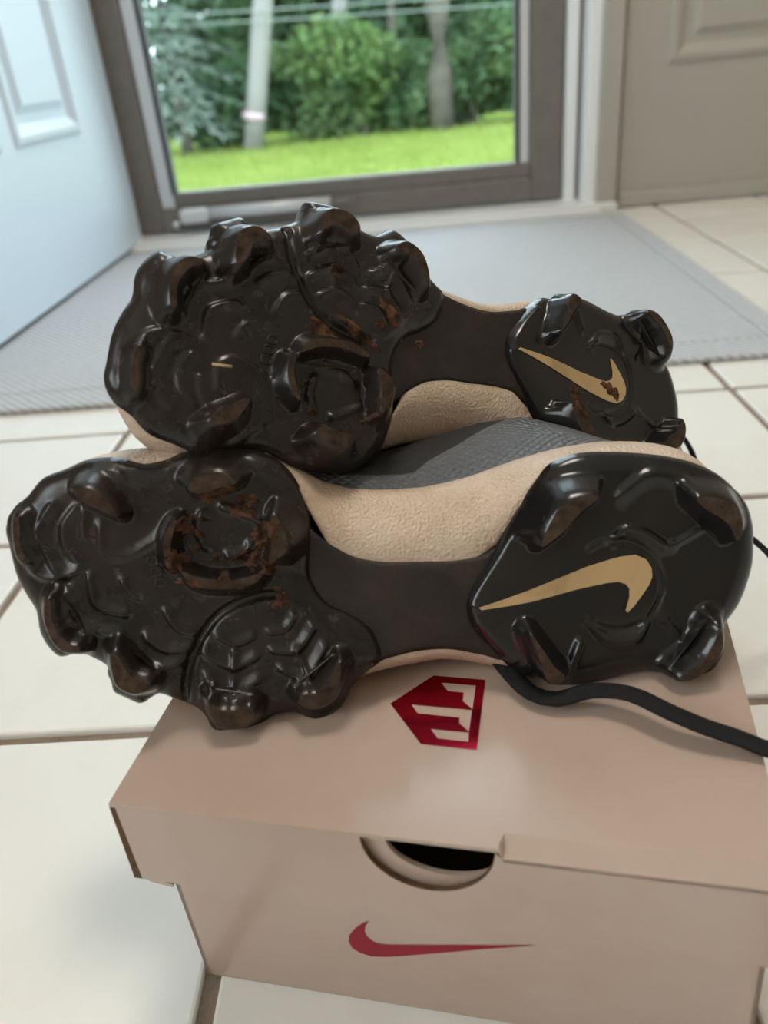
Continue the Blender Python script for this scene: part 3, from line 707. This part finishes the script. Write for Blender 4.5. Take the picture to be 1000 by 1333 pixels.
def make_plate(out_px, lugs, ridges, grooves, swoosh=None, toe=False, step=0.85, edge=6.0, edger=8.5, base=0.0, seed=0, smooth_out=True):
    opx = catmull(np.array(out_px, float), 4.5)
    out = np.array([S(a, b, base) for a, b in opx]); H = None
    tips = [catmull(SS(t[0], t[1]), 1.0) for t in lugs]
    regs = []
    for t, lg in zip(tips, lugs):
        q = [Vector((p[0] + 2.8 * math.cos(a), p[1] + 2.8 * math.sin(a))) for p in t for a in np.linspace(0, 6.28, 9)[:-1]]
        hull = convex_hull_2d(q); regs.append(np.array([q[i][:] for i in hull]))
    swp = np.array([S(a, b) for a, b in swoosh]) if swoosh else None
    def H(Q):
        Q = np.asarray(Q); d = seg_dist(Q, out)
        z = base - edge * (1 - np.sqrt(np.clip(1 - (1 - np.clip(d / edger, 0, 1)) ** 2, 0, 1)))
        if toe: z = z - 4.0 * np.clip((-22 - Q[:, 0]) / 42, 0, 1) ** 2
        for ln, hgt, hwid in ridges:
            pl = catmull(SS(ln), 1.5, False); dd, near = seg_dist(Q, pl, False, True)
            bul = pl[len(pl) // 2] - (pl[0] + pl[-1]) / 2; bl = np.linalg.norm(bul)
            if bl > .8:
                sd_ = ((Q - near) @ (bul / bl)) / (dd + 1e-6)          # +1 on the bulging, steep side
                ramp = np.clip(-sd_, 0, 1)
                wid = hwid * (0.6 + 1.35 * ramp)
            else: wid = hwid
            z = z + 0.85 * hgt * np.exp(-(dd / wid) ** 2)
        for ln, dep, hwid in grooves:
            dd = seg_dist(Q, catmull(SS(ln), 1.5, False), False)
            z = z - dep * np.exp(-(dd / hwid) ** 4)
        lug = np.zeros(len(Q))
        for t, lg in zip(tips, lugs):
            ins = inside(Q, t); dd = np.where(ins, 0, seg_dist(Q, t)); c = t.mean(0); od = np.array(lg[4]) / np.linalg.norm(lg[4])
            s = smooth01(((Q - c) @ od) / 5 + 0.5)
            rr = lg[3] + (lg[2] - lg[3]) * s
            f = np.clip(1 - dd / rr, 0, 1)
            h = lg[1] * (0.35 * f + 0.65 * smooth01(f))
            lug = np.maximum(lug, h)
        z = z * np.clip(1 - lug / 12, 0, 1) + lug
        if swp is not None:
            ds = np.where(inside(Q, swp), 0, seg_dist(Q, swp)); z = np.where(ds < 3.0, z * smooth01(ds / 3.0) + base, z)
        return z
    for _ in range(3):                       # put the outline at the depth its own relief gives it
        z_ = H(out); out = np.array([S(a, b, wv) for (a, b), wv in zip(opx, z_)])
    lo, hi = out.min(0), out.max(0); pts = []
    for j in range(int((hi[1] - lo[1]) / (step * .866)) + 1):
        for i in range(int((hi[0] - lo[0]) / step) + 2):
            pts.append((lo[0] + (i + .5 * (j % 2)) * step, lo[1] + j * step * .866))
    pts = np.array(pts); pts = pts[inside(pts, out)]
    cons = [out] + regs + tips + ([swp] if swp is not None else [])
    keep = np.ones(len(pts), bool)
    for c in cons: keep &= seg_dist(pts, c) > .32 * step
    pts = pts[keep]
    verts, faces = [], []
    for c in cons:
        c = ccw(c); faces.append(list(range(len(verts), len(verts) + len(c)))); verts += [Vector((float(a), float(b))) for a, b in c]
    verts += [Vector((float(a), float(b))) for a, b in pts]
    vo, _, fo, _, _, of = delaunay_2d_cdt(verts, [], faces, 1, 1e-5)
    P = np.array([(v.x, v.y) for v in vo]); z = H(P)
    V = np.column_stack([P, z]) / 1000
    nl = len(lugs); cls, wear = [], []; F2 = []
    for f, q in zip(fo, of):
        if 0 not in q: continue
        F2.append(f); r = [k for k in q if 1 <= k <= nl]; tp = [k for k in q if nl < k <= 2 * nl]
        if any(k == 2 * nl + 1 for k in q): cls.append(-2)
        elif tp: cls.append(tp[0] - nl - 1)
        elif r: cls.append(r[0] - 1)
        else: cls.append(-1)
        wear.append(1 if tp else 0)
    F2 = np.array(F2); a = V[F2[:, 0]]; b = V[F2[:, 1]]; c = V[F2[:, 2]]
    fn = np.cross(b - a, c - a); flip = fn[:, 2] < 0; F2[flip] = F2[flip][:, ::-1]; fn[flip] *= -1
    wr = np.array(wear); nr = np.zeros_like(V); nt = np.zeros_like(V)
    for k in range(3):
        np.add.at(nr, F2[wr == 0][:, k], fn[wr == 0]); np.add.at(nt, F2[wr == 1][:, k], fn[wr == 1])
    nr /= np.linalg.norm(nr, axis=1)[:, None] + 1e-12; nt /= np.linalg.norm(nt, axis=1)[:, None] + 1e-12
    # side skirt
    from collections import Counter
    ec = Counter(); 
    for f in F2:
        for k in range(3): ec[(f[k], f[(k + 1) % 3])] += 1
    bnd = [(i, j) for (i, j) in ec if (j, i) not in ec]
    bv = sorted({i for e in bnd for i in e}); mp = {v: len(V) + k for k, v in enumerate(bv)}
    cen = P.mean(0)
    low = np.array([[P[v][0] + (cen[0] - P[v][0]) * .02, P[v][1] + (cen[1] - P[v][1]) * .02, min(z[v] - 1.5, base - edge - 4 - (4.0 * np.clip((-22 - P[v][0]) / 42, 0, 1) ** 2 if toe else 0))] for v in bv]) / 1000
    skirt = [(j, i, mp[i], mp[j]) for i, j in bnd]
    return dict(V=V, F=F2, cls=np.array(cls), wear=np.array(wear), N=nr, NT=nt, low=low, skirt=skirt, H=H, nl=nl)

plate_ff = make_plate(FF_OUT, FF_LUG, FF_RIDGE, FF_GROOVE, None, True)
plate_hp = make_plate(HP_OUT, HP_LUG, HP_RIDGE, HP_GROOVE, SWOOSH, False)
plate_sh = make_plate(SHANK, [], [], [], None, False, 2.0, 0.5, 3.0, -4.2)

def interp(L, x):
    L = np.asarray(L); return np.interp(x, L[:, 0], L[:, 1])
# side outlines (medial, lateral) at several depths behind the sole plane
MED_A = SS([(14,672),(37,652),(57,630),(87,616),(112,606),(140,601),(160,603),(200,607),(232,598),(250,592),(280,588),(340,594),(360,602),(387,632),(402,680),(407,693),(432,710),(464,726),(504,732),(540,731),(590,730),(626,724),(641,714),(659,686),(682,650),(698,628),(712,611),(728,603),(751,596),(781,594),(820,595),(862,599),(899,608),(931,622),(954,641),(970,665),(976,690)], -5)
LAT_A = SS([(14,700),(24,740),(41,772),(64,800),(100,835),(141,860),(190,882),(230,896),(262,906),(300,912),(350,915),(385,912),(430,900),(462,880),(490,864),(501,858),(542,848),(584,844),(626,851),(655,860),(672,868),(714,874),(775,874),(846,866),(890,848),(932,812),(952,785),(970,735),(976,700)], -5)
MED_C = SS([(12,672),(45,630),(75,607),(105,594),(140,584),(170,580),(225,578),(250,578),(320,580),(345,583),(360,591),(396,615),(432,632),(468,638),(518,637),(562,633),(612,620),(666,600),(720,584),(774,575),(820,574),(862,578),(899,590),(931,604),(954,622),(972,652),(978,690)], -20)
LAT_C = SS([(14,690),(24,740),(41,772),(64,800),(100,835),(141,862),(190,886),(230,900),(262,911),(300,920),(350,925),(385,920),(430,908),(462,889),(490,873),(532,860),(584,853),(631,864),(672,876),(714,882),(775,882),(846,872),(890,854),(936,816),(956,788),(974,735),(978,700)], -20)
U1 = SS([(30,660),(60,630),(120,606),(200,596),(300,594),(360,598),(440,607),(520,607),(600,592),(660,573),(720,561),(790,573),(862,588),(931,622),(968,665)], -33)
U2 = SS([(30,690),(120,640),(200,622),(300,606),(400,600),(500,589),(560,570),(620,551),(682,542),(740,556),(793,574),(862,598),(930,640),(962,680)], -52)
U3 = SS([(30,720),(300,640),(500,600),(620,575),(682,566),(740,575),(793,590),(862,612),(930,655),(955,690)], -74)

def ring(wmm, x0, x1, med, lat, r0, r1, n=46, inset=0.0, floor=True):
    s = 0.5 - 0.5 * np.cos(np.linspace(0, math.pi, n)); x = x0 + (x1 - x0) * s
    ym = interp(med, x) - inset; yl = interp(lat, x) + inset
    if floor: yl = np.maximum(yl, 0.404 * max(0, -wmm) + 0.4)
    mid = (ym + yl) / 2; hf = np.maximum((ym - yl) / 2, 0.5)
    g = np.ones(n)
    g *= np.sqrt(np.clip(1 - (np.clip((x0 + r0 - x) / r0, 0, 1)) ** 2.4, 0, 1))
    g *= np.sqrt(np.clip(1 - (np.clip((x - (x1 - r1)) / r1, 0, 1)) ** 2.4, 0, 1))
    wv = wmm - 4.5 * np.clip((-22 - x) / 42, 0, 1) ** 2 * (1.0 if wmm > -30 else 0.4)      # toe spring
    top = np.column_stack([x, mid + hf * g, wv]); bot = np.column_stack([x, mid - hf * g, wv])
    return np.vstack([top, bot[::-1][1:-1]]) / 1000

def loft(rings, cap0=True, cap1=True):
    n = len(rings[0]); V = np.vstack(rings); Fc = []
    for i in range(len(rings) - 1):
        for k in range(n): Fc.append((i * n + k, (i + 1) * n + k, (i + 1) * n + (k + 1) % n, i * n + (k + 1) % n))
    if cap0: Fc.append(tuple(range(n)))
    if cap1: Fc.append(tuple(range((len(rings) - 1) * n, len(rings) * n))[::-1])
    return V, Fc

def lerpL(A, B, t):
    xs_ = np.linspace(-64, 188, 60); return np.column_stack([xs_, interp(A, xs_) * (1 - t) + interp(B, xs_) * t])
for L_ in (LAT_A, LAT_C): L_[:, 1] += np.interp(L_[:, 0], [-60, 40, 62, 100, 160, 188], [4.5, 4.0, 0.3, 1.5, 3.0, 2.0])
MED_C[:, 1] -= np.interp(MED_C[:, 0], [-60, -25, 0], [2.0, 1.2, 0.0])
xa0, xa1 = MED_A[0, 0] + 5.0, MED_A[-1, 0] - 4.0
xc0, xc1 = MED_C[0, 0] + 6.0, MED_C[-1, 0] - 4.5
def bite(r, amp=1.0):
    """the line where sole meets upper: lower at the toe, dips along the arch"""
    r = r.copy(); return r
mid_rings = [ring(-6.5, xa0 + 1.5, xa1 - 1.5, MED_A, LAT_A, 14, 22, inset=1.5), ring(-4.8, xa0, xa1, MED_A, LAT_A, 14, 22),
             ring(-8.0, (xa0 + xc0) / 2, (xa1 + xc1) / 2, lerpL(MED_A, MED_C, .42), lerpL(LAT_A, LAT_C, .5), 16, 22),
             ring(-12.5, xc0, xc1 - .3, lerpL(MED_A, MED_C, .74), lerpL(LAT_A, LAT_C, .9), 16, 22),
             ring(-17.0, xc0, xc1, lerpL(MED_A, MED_C, .93), LAT_C, 16, 22), ring(-20.0, xc0, xc1, MED_C, LAT_C, 16, 22),
             ring(-21.5, xc0 + .6, xc1 - .6, MED_C, LAT_C, 16, 22, inset=.6), ring(-22.0, xc0 + 1.6, xc1 - 1.6, MED_C, LAT_C, 16, 22, inset=1.6),
             ring(-20.5, xc0 + 3, xc1 - 3, MED_C, LAT_C, 16, 22, inset=3.0)]
LATU = lambda ins: np.column_stack([LAT_C[:, 0], LAT_C[:, 1] + ins])
up_rings = [ring(-20.0, xc0 + 3.0, xc1 - 3.0, MED_C, LAT_C, 18, 24, inset=3.2),
            ring(-23.5, xc0 + 3.5, xc1 - 3, MED_C, LAT_C, 20, 25, inset=3.0),
            ring(-28, xc0 + 5, xc1 - 3, lerpL(MED_C, U1, .5), LATU(2.5), 22, 26, inset=1.0),
            ring(-33, xc0 + 12, xc1 - 3, U1, LATU(4), 30, 28),
            ring(-40, xc0 + 32, xc1 - 3.5, lerpL(U1, U2, .4), LATU(7), 36, 28),
            ring(-46, xc0 + 58, xc1 - 4.5, lerpL(U1, U2, .72), LATU(10), 36, 28),
            ring(-52, xc0 + 82, xc1 - 6, U2, LATU(13), 34, 28),
            ring(-60, xc0 + 106, xc1 - 8, lerpL(U2, U3, .4), LATU(17), 32, 28),
            ring(-67, xc0 + 122, xc1 - 9, lerpL(U2, U3, .7), LATU(20), 30, 28),
            ring(-72, xc0 + 134, xc1 - 8, U3, LATU(22), 28, 28),
            ring(-74, xc0 + 136, xc1 - 9, U3, LATU(22), 27, 27, inset=2.0),
            ring(-73, xc0 + 138, xc1 - 12, U3, LATU(22), 26, 26, inset=5.0)]
in_rings = [up_rings[-1], ring(-60, xc0 + 132, xc1 - 14, U3, LATU(22), 26, 26, inset=5.5), ring(-45, xc0 + 126, xc1 - 14, U3, LATU(20), 26, 26, inset=5.5), ring(-38, xc0 + 124, xc1 - 16, U3, LATU(18), 24, 24, inset=8)]

def clay_patch(seed, c, a, b, ang, H, thick=0.9, n=34):
    rr = random.Random(seed); V = [(c[0], c[1], 0.0)]; rings = [.35, .7, .92, 1.0]; ph = [rr.uniform(0, 6.28) for _ in range(5)]; rg_ = [rr.uniform(-.3, .3) for _ in range(n)]; rag = [(rg_[k] * 2 + rg_[k - 1] + rg_[(k + 1) % n]) / 4 for k in range(n)]
    for q in rings:
        for k in range(n):
            t = 2 * math.pi * k / n; f = 1 + .20 * math.sin(2 * t + ph[0]) + .16 * math.sin(5 * t + ph[1]) + rag[k]
            x, y = a * q * f * math.cos(t), b * q * f * math.sin(t)
            V.append((c[0] + x * math.cos(ang) - y * math.sin(ang), c[1] + x * math.sin(ang) + y * math.cos(ang), 0))
    V = np.array(V); hz = H(V[:, :2]); th_ = np.array([thick] + [thick * (1 - q ** 4) + rr.uniform(-.25, .25) * (q < 1) for q in rings for _ in range(n)])
    V[:, 2] = hz + th_ - 0.05
    Fc = [(0, 1 + k, 1 + (k + 1) % n) for k in range(n)]
    for i in range(len(rings) - 1):
        o_ = 1 + i * n
        for k in range(n): Fc.append((o_ + k, o_ + n + k, o_ + n + (k + 1) % n, o_ + (k + 1) % n))
    return V / 1000, Fc

def build_shoe(mirror, matrix, label, claylist, laces):
    root = empty('cleated_shoe'); root.matrix_world = matrix
    tag(root, label, 'shoe', 'pair of cleated shoes')
    sg = -1.0 if mirror else 1.0
    def mk(name, V, Fc, mt, parent, smooth=True, mi=None, nr=None):
        V = np.array(V, float); V = V * np.array([1, sg, 1])
        if nr is not None:
            nr = np.asarray(nr) * np.array([1, sg, 1])
            if mirror: nr = nr.reshape(-1, 3, 3)[:, ::-1].reshape(-1, 3)
        if mirror: Fc = [tuple(f)[::-1] for f in Fc]
        return mesh_obj(name, V, Fc, mt, parent, smooth, mi, nr)
    def sub(pl, mask):
        f = pl['F'][mask]; u, inv = np.unique(f, return_inverse=True)
        inv = inv.reshape(-1, 3); wr = pl['wear'][mask]
        ln = np.where(wr[:, None, None] == 1, pl['NT'][u][inv], pl['N'][u][inv]).reshape(-1, 3)
        return pl['V'][u], inv, ln, wr
    mk('midsole', *loft(mid_rings, False, False), M['cream'], root)
    sh = plate_sh; k = len(sh['V']); mk('shank', np.vstack([sh['V'], sh['low']]), [tuple(f) for f in sh['F']] + sh['skirt'], M['shank'], root)
    parts = {}
    for nm, pl, tm in (('forefoot_plate', plate_ff, M['tpu_dusty']), ('heel_plate', plate_hp, M['tpu'])):
        mask = pl['cls'] == -1; V, Fc, nr, wr = sub(pl, mask)
        po = mk(nm, V, Fc, tm, root, True, None, nr); parts[nm] = po
        # moulded rim
        used = sorted({i for q in pl['skirt'] for i in q}); im = {v: i for i, v in enumerate(used)}
        allv = np.vstack([pl['V'], pl['low']])
        mk('rim', allv[used], [tuple(im[i] for i in q) for q in pl['skirt']], tm, po, True)
        for li in range(pl['nl']):
            mask = pl['cls'] == li
            if mask.sum() == 0: continue
            V, Fc, nr, wr = sub(pl, mask)
            mk('cleat', V, Fc, [tm, M['worn']], po, True, wr, nr)
        if (pl['cls'] == -2).any():
            V, Fc, nr, wr = sub(pl, pl['cls'] == -2); V = V + np.array([0, 0, .00035])
            o_ = mk('tick_emblem', V, Fc, M['gold'], po, True, None, None); o_['label'] = 'gold tick emblem'
    # raised size mark on the ball of the foot
    ff = parts['forefoot_plate']
    for (cx, cy, rx, ry) in ((199, 730, 6.5, 5.5), (204, 744, 7, 5.5), (210, 758, 7, 5.5)):
        pts = []
        for t in np.linspace(0, 2 * math.pi, 17):
            q = S(cx + rx * math.copysign(abs(math.cos(t)) ** .7, math.cos(t)), cy + ry * math.copysign(abs(math.sin(t)) ** .7, math.sin(t))); pts.append(q)
        hz = plate_ff['H'](np.array(pts))
        V, Fc = tube_data([(p[0] / 1000, p[1] / 1000, h / 1000 + .0001) for p, h in zip(pts, hz)], .00038, n=6)
        mk('size_mark', [tuple(v) for v in V], Fc, M['tpu_dusty'], ff)
    for i, (which, c, a, b, ang, tk) in enumerate(claylist):
        V, Fc = clay_patch(500 + i + (70 if mirror else 0), c, a, b, ang, (plate_ff if which == 'f' else plate_hp)['H'], tk)
        o_ = mk('clay_patch', V, Fc, M['clay'], parts['forefoot_plate' if which == 'f' else 'heel_plate']); o_['label'] = 'reddish brown dried clay'
    if mirror:
        q = np.array([SB(276, 474), SB(290, 477), SB(301, 478)]); hz = plate_ff['H'](q)
        V, Fc = tube_data([(a / 1000, b / 1000, h / 1000 + .0006) for (a, b), h in zip(q, hz)], .0005, n=6); mk('straw_bit', [tuple(v) for v in V], Fc, M['straw'], ff)
    up = mk('upper', *loft(up_rings, False, False), M['upper'], root)
    mk('lining', *loft(in_rings, False, True), M['lining'], up)
    # tongue and lacing on the instep
    tg = []
    for wv, xx, hw_ in ((-58, xc0 + 92, 13), (-68, xc0 + 112, 15), (-78, xc0 + 128, 17), (-86, xc0 + 136, 16)):
        ym = (interp(U2, xx) + max(interp(LAT_C, xx) + 18, 24)) / 2 + 4
        tg.append([(xx + (3 if abs(q) > .9 else 0), ym + q * hw_, wv) for q in (-1, -.5, 0, .5, 1)] + [(xx + 5, ym + q * hw_, wv) for q in (1, .5, 0, -.5, -1)])
    mk('tongue', *loft([np.array(t) / 1000 for t in tg]), M['knit'], root)
    for i in range(5):
        wv = -41.5 - i * 6.2; xx = np.interp(-wv, [33, 40, 46, 52, 60, 67, 72], [xc0 + 12, xc0 + 32, xc0 + 58, xc0 + 82, xc0 + 106, xc0 + 122, xc0 + 134]) + 3
        ym = (interp(lerpL(U1, U2, .6), xx + 6) + max(interp(LAT_C, xx) + 12, .404 * -wv)) / 2
        V, Fc = tube_data([((xx + dx) / 1000, (ym + q) / 1000, (wv - 3.2 + abs(q) * .12) / 1000) for q, dx in ((-15, 6), (-9, 1), (0, 0), (9, 1), (15, 6))], .0032, .0014, n=8)
        mk('lace_bar', [tuple(v) for v in V], Fc, M['lace'], up)
    inv = matrix.inverted()
    for pts, ra, rb, tip in laces:
        pts = catmull(np.array(pts), .004, False)
        V, Fc = tube_data([inv @ Vector(p) for p in pts], ra, rb, 10, upv=inv.to_3x3() @ Vector((0, 0, 1)))
        lo_ = mesh_obj('lace', V, Fc, M['lace'], root, True); lo_['label'] = 'loose black flat lace'
        if tip:
            V, Fc = tube_data([inv @ Vector(p) for p in pts[:max(3, int(.010 / .004))]], ra * .95, ra * .95, 10); mesh_obj('lace_tip', V, Fc, M['aglet'], lo_, True)
    return root

def mtx(a, y, n_, o_):
    q = Matrix.Identity(4)
    for i in range(3): q[i][0] = a[i]; q[i][1] = y[i]; q[i][2] = n_[i]; q[i][3] = o_[i]
    return q
MF = mtx(FA, FY, FN, FO)
BR = np.array([[0.838856, 0.126874, 0.529361], [0.353803, 0.611971, -0.70733], [-0.413695, 0.780637, 0.468468]]); BT = np.array([-0.029235, 0.312746, 0.249111])
MB = mtx(BR[:, 0], BR[:, 1], BR[:, 2], BT)
def SB(px, py):
    """trace of the farther sole -> its (mirrored) shoe millimetres"""
    p = hit(px, py, BT, BR[:, 2]) - BT; return np.array([p @ BR[:, 0], -(p @ BR[:, 1])]) * 1000
clayF = [('f', S(315, 664), 5.5, 2.0, -.35, 1.0), ('f', S(343, 690), 3.0, 2.2, .6, .8), ('f', S(244, 688), 2.2, 2.0, .2, .9), ('f', S(232, 728), 3.0, 4.0, .3, .7),
         ('f', S(247, 757), 4.6, 1.7, -.05, .8), ('f', S(366, 783), 2.6, 2.4, .4, .8), ('f', S(352, 737), 3.2, 2.0, .1, .7), ('f', S(290, 640), 6.0, 1.8, .25, .6), ('f', S(362, 768), 1.4, 1.2, 0, .6)]
clayB = [('f', SB(418, 429), 5.0, 3.2, .2, .9), ('f', SB(468, 434), 9.0, 2.2, .42, 1.0), ('f', SB(507, 408), 7.0, 1.9, .75, .9), ('f', SB(493, 421), 2.2, 1.6, .2, .7), ('f', SB(437, 353), 2.4, 2.0, .3, .7),
         ('h', SB(795, 508), 5.2, 3.8, .5, .95), ('h', SB(749, 511), 3.6, 2.6, .2, .7), ('h', SB(758, 535), 4.5, 3.0, .9, .7), ('f', SB(548, 446), 1.8, 1.5, .2, .6)]
rr_ = random.Random(21)
for q in range(22):                          # crumbs packed between the ball studs
    t = rr_.uniform(0, 6.28); rad = rr_.uniform(38, 66)
    clayF.append(('f', S(296 + rad * math.cos(t), 692 + rad * .85 * math.sin(t)), rr_.uniform(1.2, 3.6), rr_.uniform(.8, 1.6), rr_.uniform(-.8, .8), rr_.uniform(.4, .8)))
for q in range(8):
    t = rr_.uniform(0, 6.28); clayB.append(('f', SB(446 + 50 * math.cos(t), 512 + 44 * math.sin(t)), rr_.uniform(.7, 1.8), rr_.uniform(.5, 1.1), rr_.uniform(-.8, .8), .5))
lidz = LZ
def L3(px, py, dz):
    p = hit(px, py, np.array([0, 0, lidz + dz]), np.array([0, 0, 1.0])); return tuple(p)
laceA = [L3(650, 858, .006), L3(668, 880, .004), L3(692, 902, .0035), L3(725, 910, .004), L3(770, 899, .007), L3(820, 903, .009), L3(870, 926, .009), L3(920, 947, .007), L3(960, 960, .005), L3(992, 973, .003)]
e_ = np.array(laceA[-1]); laceA += [tuple(e_ + np.array([.010, -.004, -.003])), tuple(e_ + np.array([.020, -.009, -.022])), tuple(e_ + np.array([.023, -.012, -.050]))]
def YP(px, py, Y): return tuple(hit(px, py, np.array([0, Y, 0]), np.array([0, 1.0, 0])))
laceB = [(.0836, .301, .116), (.106, .307, .110), (.127, .315, .0985), (.138, .322, .092), YP(975, 699, .335), YP(986, 707, .338), YP(1003, 724, .341), YP(1018, 752, .343), YP(1024, 795, .345)]
laceC = [(.0658, .390, .114), (.105, .393, .106), (.136, .396, .0985), YP(884, 565, .402), YP(897, 581, .404), YP(905, 602, .406), YP(908, 632, .408)]
build_shoe(False, MF, 'nearer black cleat shoe lying on its side on the box, cream arch, loose lace',
           clayF, [(laceA, .0037, .0015, False), (laceB, .0019, .0015, False)])
build_shoe(True, MB, 'farther black cleat shoe leaning toe-up behind the nearer one, clay on its gold emblem',
           clayB, [(laceC, .0022, .0013, False)])

# added ceiling lamp, out of view, as a housing for the overhead fill
e = empty('added_ceiling_lamp', (0.10, 0.70, 2.42)); mesh_obj('base', *tube_data([(0, 0, 0), (0, 0, -.03)], .30, n=32), M['alu'], e, True)
mesh_obj('diffuser', *tube_data([(0, 0, -.03), (0, 0, -.07), (0, 0, -.09)], [.28, .27, .16], n=32), M['lampglass'], e, True)
tag(e, 'added round flush ceiling lamp, out of view above the entrance', 'lamp')
